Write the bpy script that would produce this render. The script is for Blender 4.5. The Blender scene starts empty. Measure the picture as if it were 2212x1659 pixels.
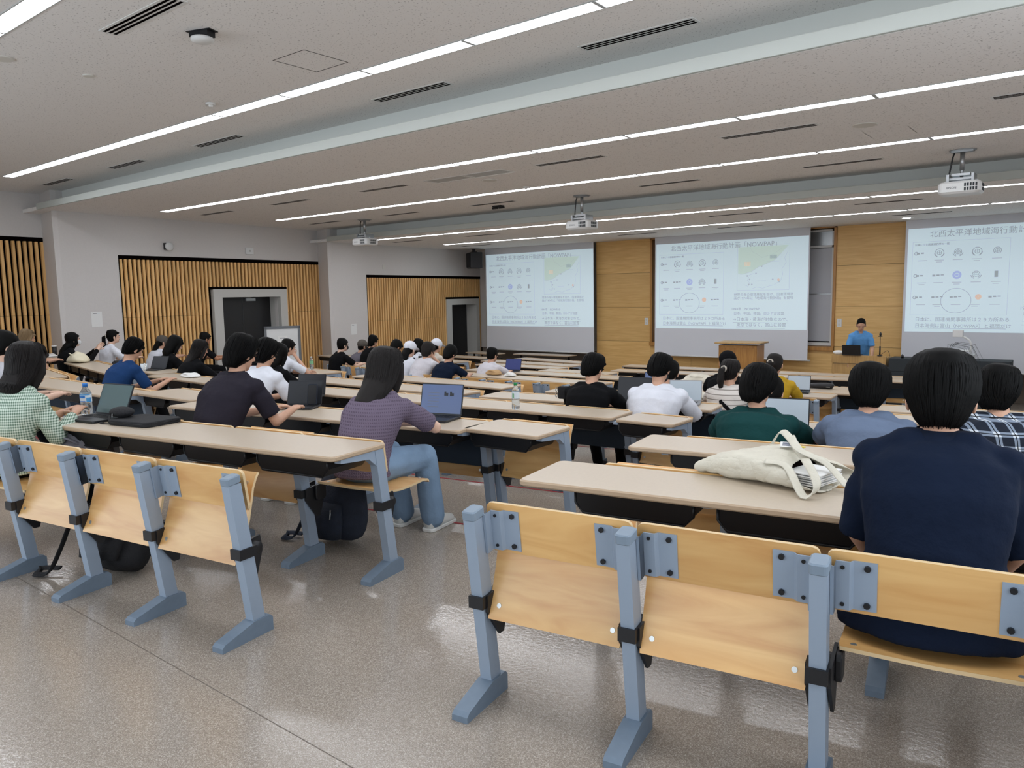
import bpy, bmesh, math, random
from mathutils import Vector, Matrix
random.seed(7)
R = math.radians
S = bpy.context.scene
C = S.collection
H0 = 1.475                                  # camera height above the rear floor
# ------------------------------------------------------------------ camera, world, lights, exposure
def cam_axes(yaw=0.671308, pitch=-0.116092, roll=-0.018392):
    cy, sy = math.cos(yaw), math.sin(yaw)
    fw = Vector((-sy, cy, 0)); rt = Vector((cy, sy, 0)); up = Vector((0, 0, 1))
    F = fw*math.cos(pitch)+up*math.sin(pitch); u2 = -fw*math.sin(pitch)+up*math.cos(pitch)
    return rt*math.cos(roll)+u2*math.sin(roll), -rt*math.sin(roll)+u2*math.cos(roll), F
ax = cam_axes()
cd = bpy.data.cameras.new('camera'); cam = bpy.data.objects.new('camera', cd); C.objects.link(cam)
m3 = Matrix((ax[0], ax[1], -ax[2])).transposed()
cam.matrix_world = Matrix.Translation((0, 0, H0)) @ m3.to_4x4()
cd.sensor_width = 36; cd.lens = 1651.1/2212*36; cd.clip_start = .05
S.camera = cam
S.view_settings.view_transform = 'Standard'; S.view_settings.look = 'None'
S.view_settings.gamma = 1; S.view_settings.use_curve_mapping = False
S.view_settings.exposure = -0.05
W = bpy.data.worlds.new('world'); S.world = W; W.use_nodes = True
W.node_tree.nodes['Background'].inputs[0].default_value = (.75, .87, 1, 1)
W.node_tree.nodes['Background'].inputs[1].default_value = 1.5
def area(name, loc, rot, sx, sy, power, col):
    l = bpy.data.lights.new(name, 'AREA'); l.shape = 'RECTANGLE'; l.size = sx; l.size_y = sy
    l.energy = power; l.color = col
    o = bpy.data.objects.new(name, l); C.objects.link(o); o.location = loc; o.rotation_euler = rot
    return o
# daylight through the side windows and the rear glazing (both out of frame)
area('daylight_side', (1.22, 2.6, 1.75), (0, R(90), 0), 1.5, 6.4, 60, (.92, .96, 1))
area('daylight_rear', (-6, -2.35, 1.75), (R(90), 0, 0), 11, 1.5, 150, (.88, .94, 1))
LAMP = 18                                  # radiance of the fluorescent diffusers

# ------------------------------------------------------------------ materials
def lin(h):
    if isinstance(h, str):
        h = [int(h[i:i+2], 16)/255 for i in (0, 2, 4)]
        h = [c/12.92 if c <= .04045 else ((c+.055)/1.055)**2.4 for c in h]
    return tuple(h[:3])+(1,)
MATS = {}
def mat(name, col, rough=.5, metal=0, var=0, scale=8, bump=0, bscale=200, stretch=(1, 1, 1), coat=0, sheen=0, col2=None, emit=0, ecol=None, spec=.5, trans=0, ior=1.45):
    if name in MATS: return MATS[name]
    m = bpy.data.materials.new(name); m.use_nodes = True; MATS[name] = m
    nt = m.node_tree; b = nt.nodes['Principled BSDF']; L = nt.links.new
    c = lin(col); b.inputs['Base Color'].default_value = c
    b.inputs['Roughness'].default_value = rough; b.inputs['Metallic'].default_value = metal
    b.inputs['Coat Weight'].default_value = coat; b.inputs['Coat Roughness'].default_value = .12
    b.inputs['Sheen Weight'].default_value = sheen
    b.inputs['Specular IOR Level'].default_value = spec
    if trans: b.inputs['Transmission Weight'].default_value = trans; b.inputs['IOR'].default_value = ior
    if emit:
        b.inputs['Emission Color'].default_value = lin(ecol or col); b.inputs['Emission Strength'].default_value = emit
    if var or bump:
        tc = nt.nodes.new('ShaderNodeTexCoord'); mp = nt.nodes.new('ShaderNodeMapping')
        mp.inputs['Scale'].default_value = stretch; L(tc.outputs['Object'], mp.inputs[0])
    if var:
        n = nt.nodes.new('ShaderNodeTexNoise'); n.inputs['Scale'].default_value = scale; n.inputs['Detail'].default_value = 5
        L(mp.outputs[0], n.inputs['Vector'])
        r = nt.nodes.new('ShaderNodeValToRGB'); r.color_ramp.elements[0].position = .3; r.color_ramp.elements[1].position = .7
        c2 = lin(col2) if col2 else tuple(min(1, x*(1+var)) for x in c[:3])+(1,)
        r.color_ramp.elements[0].color = tuple(x*(1-var) for x in c[:3])+(1,) if not col2 else c
        r.color_ramp.elements[1].color = c2
        L(n.outputs['Fac'], r.inputs[0]); L(r.outputs[0], b.inputs['Base Color'])
    if bump:
        n2 = nt.nodes.new('ShaderNodeTexNoise'); n2.inputs['Scale'].default_value = bscale; n2.inputs['Detail'].default_value = 3
        L(mp.outputs[0], n2.inputs['Vector'])
        bp = nt.nodes.new('ShaderNodeBump'); bp.inputs['Strength'].default_value = bump; bp.inputs['Distance'].default_value = .01
        L(n2.outputs['Fac'], bp.inputs['Height']); L(bp.outputs[0], b.inputs['Normal'])
    return m
def wood(name, c1, c2, axis=(1, 9, 9), scale=2.2, rough=.38, coat=.25, dist=1.2):
    m = bpy.data.materials.new(name); m.use_nodes = True; nt = m.node_tree; b = nt.nodes['Principled BSDF']; L = nt.links.new
    tc = nt.nodes.new('ShaderNodeTexCoord'); oi = nt.nodes.new('ShaderNodeObjectInfo'); va = nt.nodes.new('ShaderNodeVectorMath'); va.operation = 'ADD'
    sc = nt.nodes.new('ShaderNodeVectorMath'); sc.operation = 'SCALE'; sc.inputs[0].default_value = (31, 17, 43); L(oi.outputs['Random'], sc.inputs['Scale'])
    L(tc.outputs['Object'], va.inputs[0]); L(sc.outputs[0], va.inputs[1])
    mp = nt.nodes.new('ShaderNodeMapping'); mp.inputs['Scale'].default_value = axis; L(va.outputs[0], mp.inputs[0])
    n = nt.nodes.new('ShaderNodeTexNoise'); n.inputs['Scale'].default_value = scale; n.inputs['Detail'].default_value = 6; n.inputs['Distortion'].default_value = dist
    L(mp.outputs[0], n.inputs['Vector'])
    r = nt.nodes.new('ShaderNodeValToRGB'); r.color_ramp.elements[0].position = .3; r.color_ramp.elements[1].position = .72
    r.color_ramp.elements[0].color = lin(c1); r.color_ramp.elements[1].color = lin(c2)
    L(n.outputs['Fac'], r.inputs[0])
    hs = nt.nodes.new('ShaderNodeHueSaturation'); L(r.outputs[0], hs.inputs['Color'])
    ma = nt.nodes.new('ShaderNodeMapRange'); ma.inputs[3].default_value = .9; ma.inputs[4].default_value = 1.08; L(oi.outputs['Random'], ma.inputs[0]); L(ma.outputs[0], hs.inputs['Value'])
    L(hs.outputs[0], b.inputs['Base Color'])
    b.inputs['Roughness'].default_value = rough; b.inputs['Coat Weight'].default_value = coat; b.inputs['Coat Roughness'].default_value = .2
    MATS[name] = m; return m
wood('plywood', 'CC9658', 'E6BC7C', (1.2, 7, 7), 1.6)
wood('slat_wood', 'DBA865', 'F0C486', (9, 9, .6), 2.5, .6, 0)
wood('panel_wood', 'CFA463', 'E0BA7A', (.7, 1, 9), 2.5, .5, .1, .6)
wood('lectern_wood', 'A06E34', 'BC8A48', (9, 9, .7), 2.5, .45, .15)
wood('desk_wood', 'B08A52', 'C8A267', (9, 9, .7), 2.5, .5, .1)
mat('laminate', 'C0B19D', .36, 0, .025, 60, 0, coat=.1)
mat('laminate_edge', 'B59E84', .45)
mat('ply_edge', 'D9BE93', .5)
mat('metal_blue', '96A5B7', .42, .1, 0, 0, .03, 400)
mat('foot_plastic', '6F7F90', .5, 0, .05, 30)
mat('cap_plastic', '7E8E9E', .45)
mat('black_plastic', '15161A', .45)
mat('tray_black', '0C0C0F', .4, spec=.3)
mat('panel_navy', '22303F', .8, 0, .1, 300)
mat('panel_dark', '2C3236', .8, 0, .1, 300)
mat('screw', 'C2C4C2', .3, .8)
mat('wall_paint', 'CFCBC8', .85, 0, .02, 40, .06, 160)
mat('cove_paint', 'B2B7B2', .7); mat('trim_paint', 'C2C1BC', .7)
mat('riser_paint', 'DFE3DF', .75)
mat('door_dark', '17171A', .35)
mat('chrome', 'C8C8C8', .2, 1)
mat('white_plastic', 'DADBDA', .4)
mat('off_white', 'CFCDC6', .6)
mat('dark_gap', '0C0808', .9, spec=0)
mat('brown_wall', '857A70', .85)
mat('black_metal', '1E1F22', .4, .4)
mat('silver', 'A9ACAE', .3, .8)
mat('red_tape', '9C2A35', .6)
mat('skin', 'C99C82', .55, 0, .04, 30)
mat('skin_pale', 'D8B29C', .55, 0, .04, 30)
mat('skin_tan', 'A87455', .55, 0, .04, 30)
mat('eye_dark', '1A1210', .3)
mat('mask_white', 'DADDE0', .8)
mat('mask_black', '1B1C20', .8)
mat('lip', '9C5F55', .5)
mat('hair', '040404', .55, 0, .3, 18, .3, 30, (60, 60, 3), spec=.12)
mat('hair_brown', '120C0B', .5, 0, .4, 18, .5, 30, (60, 60, 3), spec=.3)
mat('hair_blonde', '8A7355', .5, 0, .25, 18, .5, 30, (60, 60, 3), spec=.3)
mat('diffuser', 'FFFFFF', .5, emit=LAMP, ecol='F4F8FF')
mat('frame_light', 'B5B7B6', .5)
# ceiling: fissured acoustic board
def ceiling_mat():
    m = mat('ceiling_board', 'E4E2E0', .9)
    nt = m.node_tree; b = nt.nodes['Principled BSDF']; L = nt.links.new
    tc = nt.nodes.new('ShaderNodeTexCoord'); v = nt.nodes.new('ShaderNodeTexNoise'); v.inputs['Scale'].default_value = 60; v.inputs['Detail'].default_value = 2
    L(tc.outputs['Object'], v.inputs['Vector'])
    r = nt.nodes.new('ShaderNodeValToRGB'); r.color_ramp.elements[0].position = .30; r.color_ramp.elements[1].position = .38
    r.color_ramp.elements[0].color = lin('A9A6A4'); r.color_ramp.elements[1].color = lin('E6E4E2')
    L(v.outputs['Fac'], r.inputs[0]); L(r.outputs[0], b.inputs['Base Color'])
ceiling_mat()
def floor_mat():
    m = mat('floor_vinyl', '9A8D7F', .3)
    nt = m.node_tree; b = nt.nodes['Principled BSDF']; L = nt.links.new
    tc = nt.nodes.new('ShaderNodeTexCoord')
    v = nt.nodes.new('ShaderNodeTexVoronoi'); v.inputs['Scale'].default_value = 330; L(tc.outputs['Object'], v.inputs['Vector'])
    r = nt.nodes.new('ShaderNodeValToRGB'); cr = r.color_ramp; cr.interpolation = 'CONSTANT'
    cr.elements[0].position = 0; cr.elements[0].color = lin('8C8177')
    for p, c in ((.28, '9F958A'), (.5, 'ACA297'), (.72, '958B80'), (.9, 'BEB5AA')):
        e = cr.elements.new(p); e.color = lin(c)
    cr.elements[-1].color = lin('BEB5AA')
    sp = nt.nodes.new('ShaderNodeSeparateColor'); L(v.outputs['Color'], sp.inputs[0]); L(sp.outputs[0], r.inputs[0])
    n = nt.nodes.new('ShaderNodeTexNoise'); n.inputs['Scale'].default_value = .5; n.inputs['Detail'].default_value = 1; L(tc.outputs['Object'], n.inputs['Vector'])
    mx = nt.nodes.new('ShaderNodeMix'); mx.data_type = 'RGBA'; mx.blend_type = 'MULTIPLY'; mx.inputs[0].default_value = .25
    L(r.outputs[0], mx.inputs[6]); L(n.outputs['Color'], mx.inputs[7]) if 0 else None
    mx.inputs[7].default_value = (.95, .94, .93, 1); L(mx.outputs[2], b.inputs['Base Color'])
    mr = nt.nodes.new('ShaderNodeMapRange'); mr.inputs[1].default_value = .35; mr.inputs[2].default_value = .65; mr.inputs[3].default_value = .11; mr.inputs[4].default_value = .22
    L(n.outputs['Fac'], mr.inputs[0]); L(mr.outputs[0], b.inputs['Roughness'])
    b.inputs['Specular IOR Level'].default_value = .55
    n3 = nt.nodes.new('ShaderNodeTexNoise'); n3.inputs['Scale'].default_value = 55; L(tc.outputs['Object'], n3.inputs['Vector'])
    bp = nt.nodes.new('ShaderNodeBump'); bp.inputs['Strength'].default_value = .07; bp.inputs['Distance'].default_value = .01; L(n3.outputs['Fac'], bp.inputs['Height']); L(bp.outputs[0], b.inputs['Normal'])
floor_mat()

# ------------------------------------------------------------------ mesh builder
class MB:
    def __init__(s): s.v = []; s.f = []; s.mi = []; s.sm = []
    def add(s, vs, fs, mi=0, smooth=False, M=None):
        o = len(s.v)
        s.v += [tuple(M @ Vector(v)) if M else tuple(v) for v in vs]
        for f in fs: s.f.append([i+o for i in f]); s.mi.append(mi); s.sm.append(smooth)
        return s
    def box(s, x0, x1, y0, y1, z0, z1, mi=0, M=None):
        vs = [(x, y, z) for z in (z0, z1) for y in (y0, y1) for x in (x0, x1)]
        return s.add(vs, [(0, 2, 3, 1), (4, 5, 7, 6), (0, 1, 5, 4), (2, 6, 7, 3), (0, 4, 6, 2), (1, 3, 7, 5)], mi, False, M)
    def rbox(s, x0, x1, y0, y1, z0, z1, r=.01, mi=0, M=None, axis='z', seg=3):
        # box with rounded vertical (axis) edges and a small bevel on top and bottom
        d = {'z': (0, 1, 2), 'y': (0, 2, 1), 'x': (1, 2, 0)}[axis]
        lo = [(x0, y0, z0)[i] for i in d]; hi = [(x1, y1, z1)[i] for i in d]
        pts = []
        for cx, cy, a0 in ((hi[0]-r, hi[1]-r, 0), (lo[0]+r, hi[1]-r, 90), (lo[0]+r, lo[1]+r, 180), (hi[0]-r, lo[1]+r, 270)):
            for k in range(seg+1):
                a = R(a0+90*k/seg); pts.append((cx+r*math.cos(a), cy+r*math.sin(a)))
        n = len(pts); cxm = (lo[0]+hi[0])/2; cym = (lo[1]+hi[1])/2
        b = min(r, (hi[2]-lo[2])/2)*.35
        sx = 1-b/max(.001, (hi[0]-lo[0])/2); sy = 1-b/max(.001, (hi[1]-lo[1])/2)
        rings = [(lo[2], sx, sy), (lo[2]+b, 1, 1), (hi[2]-b, 1, 1), (hi[2], sx, sy)]
        vs = []
        for z, kx, ky in rings:
            for p in pts:
                q = (cxm+(p[0]-cxm)*kx, cym+(p[1]-cym)*ky, z); w = [0, 0, 0]
                for i in range(3): w[d[i]] = q[i]
                vs.append(w)
        fs = [tuple(range(n-1, -1, -1)), tuple(range(3*n, 4*n))]
        for j in range(3):
            for i in range(n): fs.append((j*n+i, j*n+(i+1) % n, (j+1)*n+(i+1) % n, (j+1)*n+i))
        if axis == 'y': fs = [f[::-1] for f in fs]
        return s.add(vs, fs, mi, False, M)
    def tube(s, pts, rad, n=8, mi=0, M=None, smooth=True, up=None, flat=1, caps=True):
        # loft through pts; rad = number or (a, b) per point (a along side, b along normal)
        pts = [Vector(p) for p in pts]; k = len(pts)
        rs = [(q, q*flat) if not isinstance(q, (tuple, list)) else q for q in (rad if isinstance(rad, (list, tuple)) and len(rad) == k else [rad]*k)]
        vs = []; fs = []
        for i, p in enumerate(pts):
            t = (pts[min(i+1, k-1)]-pts[max(i-1, 0)])
            t = t.normalized() if t.length > 1e-9 else Vector((0, 0, 1))
            u0 = Vector(up) if up else (Vector((1, 0, 0)) if abs(t.x) < .9 else Vector((0, 1, 0)))
            a = (u0-t*u0.dot(t)).normalized(); b = t.cross(a)
            for j in range(n):
                th = 2*math.pi*j/n
                vs.append(p+a*rs[i][0]*math.cos(th)+b*rs[i][1]*math.sin(th))
        for i in range(k-1):
            for j in range(n): fs.append((i*n+j, i*n+(j+1) % n, (i+1)*n+(j+1) % n, (i+1)*n+j))
        if caps: fs += [tuple(range(n-1, -1, -1)), tuple(range((k-1)*n, k*n))]
        return s.add(vs, fs, mi, smooth, M)
    def ell(s, c, r, n=14, m=10, mi=0, M=None, rot=None):
        c = Vector(c); vs = []; fs = []
        q = rot if rot else Matrix.Identity(3)
        for i in range(1, m):
            ph = math.pi*i/m
            for j in range(n):
                th = 2*math.pi*j/n
                vs.append(c+q @ Vector((r[0]*math.sin(ph)*math.cos(th), r[1]*math.sin(ph)*math.sin(th), r[2]*math.cos(ph))))
        a = len(vs); vs.append(c+q @ Vector((0, 0, r[2]))); vs.append(c+q @ Vector((0, 0, -r[2])))
        for i in range(m-2):
            for j in range(n): fs.append((i*n+j, (i+1)*n+j, (i+1)*n+(j+1) % n, i*n+(j+1) % n))
        for j in range(n): fs.append((a, j, (j+1) % n)); fs.append((a+1, (m-2)*n+(j+1) % n, (m-2)*n+j))
        return s.add(vs, fs, mi, True, M)
    def cap(s, p0, r0, p1, r1, n=10, mi=0):
        p0 = Vector(p0); p1 = Vector(p1)
        s.tube([p0, p0.lerp(p1, .5), p1], [r0, (r0+r1)/2, r1], n, mi)
        s.ell(p0, (r0,)*3, n, 6, mi); s.ell(p1, (r1,)*3, n, 6, mi); return s
    def mesh(s, name, mats):
        me = bpy.data.meshes.new(name); me.from_pydata(s.v, [], s.f)
        for m in (mats if isinstance(mats, (list, tuple)) else [mats]): me.materials.append(MATS[m] if isinstance(m, str) else m)
        me.polygons.foreach_set('material_index', s.mi); me.polygons.foreach_set('use_smooth', s.sm)
        me.update(); return me
def obj(name, me, parent=None, loc=(0, 0, 0), rz=0, rot=None, label=None):
    o = bpy.data.objects.new(name, me); C.objects.link(o); o.location = loc
    o.rotation_euler = rot if rot else (0, 0, rz)
    if parent: o.parent = parent
    if label: o['label'] = label
    return o
def tag(o, label, cat, group=None, kind=None):
    if label: o['label'] = label
    if cat: o['category'] = cat
    if group: o['group'] = group
    if kind: o['kind'] = kind
    return o
def thing(name, label, cat, loc=(0, 0, 0), rz=0, group=None):
    o = bpy.data.objects.new(name, None); C.objects.link(o); o.empty_display_size = .1
    o.location = loc; o.rotation_euler = (0, 0, rz); return tag(o, label, cat, group)
def struct(name, me, parent=None, loc=(0, 0, 0), rz=0):
    o = obj(name, me, parent, loc, rz)
    if not parent: o['kind'] = 'structure'
    return o
CACHE = {}
def cached(key, fn):
    if key not in CACHE: CACHE[key] = fn()
    return CACHE[key]

# ------------------------------------------------------------------ floor (terraced)
XC = -7.3; SLP = .158
def V(x, m): return m+SLP*abs(x-XC)
STEPS = [2.95, 4.30, 5.65, 7.00, 8.55, 9.95, 11.1, 12.4, 13.7]
def level(m): return -.1*sum(1 for s in STEPS if m > s)
fm = MB(); tape = MB()
edges = [-99]+STEPS+[99]
for i in range(len(edges)-1):
    z = -.1*i
    for xa, xb in ((-18.5, XC), (XC, 1.05)):
        def yy(x, e): return max(-2.3, min(19.2, V(x, e)))
        a, b = edges[i], edges[i+1]
        nx = 1
        fm.add([(xa, yy(xa, a), z), (xb, yy(xb, a), z), (xb, yy(xb, b), z), (xa, yy(xa, b), z)], [(0, 1, 2, 3)])
        if i < len(edges)-2:
            fm.add([(xa, yy(xa, b), z), (xb, yy(xb, b), z), (xb, yy(xb, b), z-.1), (xa, yy(xa, b), z-.1)], [(0, 1, 2, 3)])
            tape.add([(xa, yy(xa, b)-.022, z+.0015), (xb, yy(xb, b)-.022, z+.0015), (xb, yy(xb, b), z+.0015), (xa, yy(xa, b), z+.0015)], [(0, 1, 2, 3)])
fl = struct('floor', fm.mesh('floor', 'floor_vinyl'))
mat('seam', '6E655C', .6)
sm_ = MB(); a_, b_ = Vector((-15, 1.50, .0008)), Vector((1.0, 1.43, .0008)); n_ = Vector((0, 1, 0))*.0015
sm_.add([a_-n_, b_-n_, b_+n_, a_+n_], [(0, 1, 2, 3)]); obj('floor_seam', sm_.mesh('seam', 'seam'), fl)
obj('step_nosing', tape.mesh('tape', 'red_tape'), fl, label='thin red line along each step edge')

# ------------------------------------------------------------------ walls
def wallpts(a, b, z0, z1, t, nm, matn='wall_paint', extra=None):
    pass
def quadwall(mb, a, b, z0, z1, th=.15, mi=0):
    # vertical slab from a to b (xy), thickness to the left of a->b
    d = Vector((b[0]-a[0], b[1]-a[1], 0)).normalized(); n = Vector((-d.y, d.x, 0))*th
    vs = []
    for z in (z0, z1):
        vs += [(a[0], a[1], z), (b[0], b[1], z), (b[0]+n.x, b[1]+n.y, z), (a[0]+n.x, a[1]+n.y, z)]
    mb.add(vs, [(0, 3, 2, 1), (4, 5, 6, 7), (0, 1, 5, 4), (1, 2, 6, 5), (2, 3, 7, 6), (3, 0, 4, 7)], mi)
def lerp2(a, b, y):
    t = (y-a[1])/(b[1]-a[1]); return (a[0]+(b[0]-a[0])*t, y)
ZT = 3.75
W0 = ((-15.62, -2.3), (-16.19, 6.17)); W1 = ((-15.40, 6.05), (-15.89, 12.42)); W2 = ((-15.3, 12.2), (-15.82, 18.45))
wm = MB()
# segment 0: wall with recess for slats y -2..6.15, z<2.71
quadwall(wm, W0[0], W0[1], 2.72, ZT)
quadwall(wm, (W0[0][0]-.08, W0[0][1]), (W0[1][0]-.08, W0[1][1]), -1.6, 2.72, .1)
# segment 1
for ya, yb, z0, z1 in ((6.05, 7.13, -2.4, ZT), (7.13, 12.40, 2.395, ZT)):
    quadwall(wm, lerp2(*W1, ya), lerp2(*W1, yb), z0, z1)
quadwall(wm, lerp2(*[(p[0]-.09, p[1]) for p in W1], 7.13), lerp2(*[(p[0]-.09, p[1]) for p in W1], 9.40), -2.4, 2.4, .1)
quadwall(wm, lerp2(*[(p[0]-.09, p[1]) for p in W1], 10.98), lerp2(*[(p[0]-.09, p[1]) for p in W1], 12.42), -2.4, 2.4, .1)
quadwall(wm, lerp2(*[(p[0]-.09, p[1]) for p in W1], 9.40), lerp2(*[(p[0]-.09, p[1]) for p in W1], 10.98), 1.56, 2.4, .1)
# segment 2
for ya, yb, z0, z1 in ((12.2, 13.38, -2.6, ZT), (13.38, 18.5, 2.065, ZT)):
    quadwall(wm, lerp2(*W2, ya), lerp2(*W2, yb), z0, z1)
quadwall(wm, lerp2(*[(p[0]-.09, p[1]) for p in W2], 13.38), lerp2(*[(p[0]-.09, p[1]) for p in W2], 16.90), -2.6, 2.1, .1)
quadwall(wm, lerp2(*[(p[0]-.09, p[1]) for p in W2], 18.13), lerp2(*[(p[0]-.09, p[1]) for p in W2], 18.6), -2.6, 2.1, .1)
quadwall(wm, lerp2(*[(p[0]-.09, p[1]) for p in W2], 16.90), lerp2(*[(p[0]-.09, p[1]) for p in W2], 18.13), 1.22, 2.1, .1)
# returns
quadwall(wm, (-15.40, 6.06), (-16.4, 6.2), -2.4, ZT, .1)
quadwall(wm, (-15.30, 12.2), (-16.1, 12.4), -2.4, ZT, .1)
left = struct('wall_left', wm.mesh('wall_left', 'wall_paint'))
# slat panels
def slat_panel(name, W, ya, yb, ztop, zbot, pitch, zj, door=None, label=''):
    d = Vector((W[1][0]-W[0][0], W[1][1]-W[0][1], 0)).normalized(); ang = math.atan2(d.y, d.x)-math.pi/2
    p0 = lerp2(*W, ya); p = thing(name, label, 'wall panel', (p0[0], p0[1], 0), ang)
    L = (yb-ya)/d.y
    bk = MB()
    if door:
        l0, l1, zd = (door[0]-ya)/d.y, (door[1]-ya)/d.y, door[2]
        bk.box(-.085, -.07, 0, l0, zbot, ztop); bk.box(-.085, -.07, l1, L, zbot, ztop); bk.box(-.085, -.07, l0, l1, zd, ztop)
        bk.box(-.07, .004, l0-.02, l1+.02, zd-.0, zd+.055)
    else: bk.box(-.085, -.07, 0, L, zbot, ztop)
    bk.box(-.07, .003, 0, L, ztop-.07, ztop); bk.box(-.07, .003, -.012, .0, zbot, ztop); bk.box(-.07, .003, L, L+.012, zbot, ztop)
    obj('backing', bk.mesh('backing', 'dark_gap'), p)
    def sm(h): return cached(('slat', round(h, 3)), lambda: MB().rbox(-.06, 0, -.024, .024, 0, h, .003, axis='z', seg=1).mesh('slat', 'slat_wood'))
    n = int(L/pitch)
    for i in range(n+1):
        y = pitch*.45+i*pitch
        if y > L-.02: break
        zt = ztop-.075
        if door and l0-.03 < y < l1+.03:
            obj('slat', sm(zt-zd-.06), p, (0, y, zd+.06))
        else:
            obj('slat', sm(zt-zj-.004), p, (0, y, zj+.004)); obj('slat', sm(zj-zbot), p, (0, y, zbot))
    return p
slat_panel('slat_panel', W0, 3.6, 6.13, 2.715, -.45, .1005, 1.25, None, 'wooden slat wall panel at the rear end of the left wall')
slat_panel('slat_panel', W1, 7.14, 12.40, 2.39, -.8, .0942, 1.16, (9.18, 11.19, 1.71), 'middle wooden slat wall panel around the black double door')
slat_panel('slat_panel', W2, 13.39, 18.42, 2.065, -.92, .0915, .855, (16.66, 18.28, 1.38), 'front wooden slat wall panel around the dark doorway below the loudspeaker')
# doors
def door_portal(name, W, f0, f1, zf, o0, o1, zo, fz, leaves):
    d = Vector((W[1][0]-W[0][0], W[1][1]-W[0][1], 0)).normalized(); ang = math.atan2(d.y, d.x)-math.pi/2
    p0 = lerp2(*W, f0); L = (f1-f0)/d.y; a = (o0-f0)/d.y; b = (o1-f0)/d.y
    fr = MB()
    dep = .42
    fr.box(-dep, .03, 0, a, fz, zf); fr.box(-dep, .03, b, L, fz, zf); fr.box(-dep, .03, a, b, zo, zf)
    o = struct(name, fr.mesh(name, 'trim_paint'), None, (p0[0], p0[1], 0), ang)
    w = (b-a)/leaves
    for k in range(leaves):
        lf = obj('door_leaf', MB().rbox(-dep+.02, -dep+.06, a+k*w+.003, a+(k+1)*w-.003, fz+.01, zo, .004, seg=1).mesh('leaf', 'door_dark'), o)
        if leaves == 2:
            s = -1 if k == 0 else 1
            y = a+w+s*.10
            pts = [(-dep+.06, y+s*.06, fz+.82), (-dep+.12, y+s*.055, fz+.86), (-dep+.125, y+s*.02, fz+1.05), (-dep+.12, y-s*0.02, fz+1.28), (-dep+.06, y-s*.03, fz+1.32)]
            obj('door_handle', MB().tube(pts, .014, 8).mesh('handle', 'chrome'), lf)
        if k == leaves-1:
            obj('door_closer', MB().box(-dep+.06, -dep+.11, a+k*w+.08, a+k*w+.34, zo-.09, zo-.03).tube([(-dep+.09, a+k*w+.3, zo-.03), (-dep+.16, a+k*w+.15, zo-.015), (-dep+.05, a+k*w+.05, zo-.01)], .008, 6).mesh('closer', 'black_metal' if leaves == 1 else 'silver'), lf)
    return o
door_portal('door_1', W1, 9.18, 11.19, 1.715, 9.40, 10.99, 1.535, -.62, 2)
door_portal('door_2', W2, 16.66, 18.28, 1.38, 16.90, 18.13, 1.21, -.92, 1)
# front wall, rear wall, right wall
f = MB(); f.box(-17.5, 1.3, 18.45, 18.6, -1.2, ZT)
wf = struct('wall_front', f.mesh('wall_front', 'brown_wall'))
obj('upper_wall', MB().box(-17.0, -11.25, 18.40, 18.45, -.15, 3.2).box(-3.4, 1.2, 18.40, 18.45, -.15, 3.2).mesh('upper', 'wall_paint'), wf, label='light grey upper front wall')
mat('brown_dark', '7A7068', .85)
# timber clad bay in the middle of the front wall
bay = MB(); bay.box(-11.2, -9.56, 17.9, 18.44, -1.0, 2.9); bay.box(-4.97, -3.48, 17.9, 18.44, -1.0, 2.9); bay.box(-9.56, -4.97, 17.9, 18.44, -1.0, .12); bay.box(-9.56, -4.97, 18.3, 18.44, .12, 2.9)
tb = struct('trim_1', bay.mesh('bay', 'dark_gap'))  # near-black core shows at the joints; its bare side paints the shadow edge
zs = [-.96, -.69, .195, 1.09, 1.985, 2.845]
for x0, x1 in ((-11.2, -9.56), (-4.97, -3.48)):
    for a, b in zip(zs, zs[1:]):
        obj('wood_panel', cached(('wp', round(x1-x0, 2), round(b-a, 2)), lambda: MB().rbox(0, x1-x0-.004, -.03, 0, .003, b-a-.003, .003, axis='y', seg=1).mesh('wp', 'panel_wood')), tb, (x0+.002, 17.9, a))
for k in range(4):
    w = (9.56-4.97)/4
    for a, b in ((-.96, -.69), (-.69, .12)):
        obj('wood_panel', cached(('wq', round(b-a, 2)), lambda: MB().rbox(0, w-.004, -.03, 0, .003, b-a-.003, .003, axis='y', seg=1).mesh('wq', 'panel_wood')), tb, (-9.56+k*w+.002, 17.9, a))
obj('board_surround', MB().box(-9.56, -9.50, 17.84, 18.3, .12, 2.86).box(-5.03, -4.97, 17.84, 18.3, .12, 2.86).box(-9.56, -4.97, 17.80, 18.3, .10, .19).box(-9.56, -4.97, 17.84, 18.3, 2.82, 2.88).mesh('sur', 'lectern_wood'), tb, label='darker wooden frame around the whiteboard')
wb = thing('whiteboard', 'large sliding whiteboard set in the wood wall behind the middle screen', 'whiteboard', (-7.26, 18.05, .2))
obj('frame', MB().box(-2.23, -2.15, -.04, .1, 0, 2.6).box(2.15, 2.23, -.04, .1, 0, 2.6).box(-2.23, 2.23, -.06, .1, 0, .07).box(-2.23, 2.23, -.04, .1, 2.2, 2.25).box(-2.23, 2.23, -.04, .1, 2.56, 2.6).mesh('f', 'white_plastic'), wb)
mat('board_grey', 'BCBEC4', .4)
obj('board', MB().box(-2.15, 2.15, .0, .04, .1, 1.15).mesh('b', 'board_grey'), wb); obj('board', MB().box(-2.15, 2.15, .045, .08, 1.17, 2.19).mesh('b', 'board_grey'), wb)
obj('board_rail', MB().box(-2.15, 2.15, -.01, .05, 1.15, 1.175).mesh('b', 'silver'), wb); obj('top_panel', MB().box(-2.15, 2.15, .05, .07, 2.25, 2.56).mesh('b', 'silver'), wb)
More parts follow.
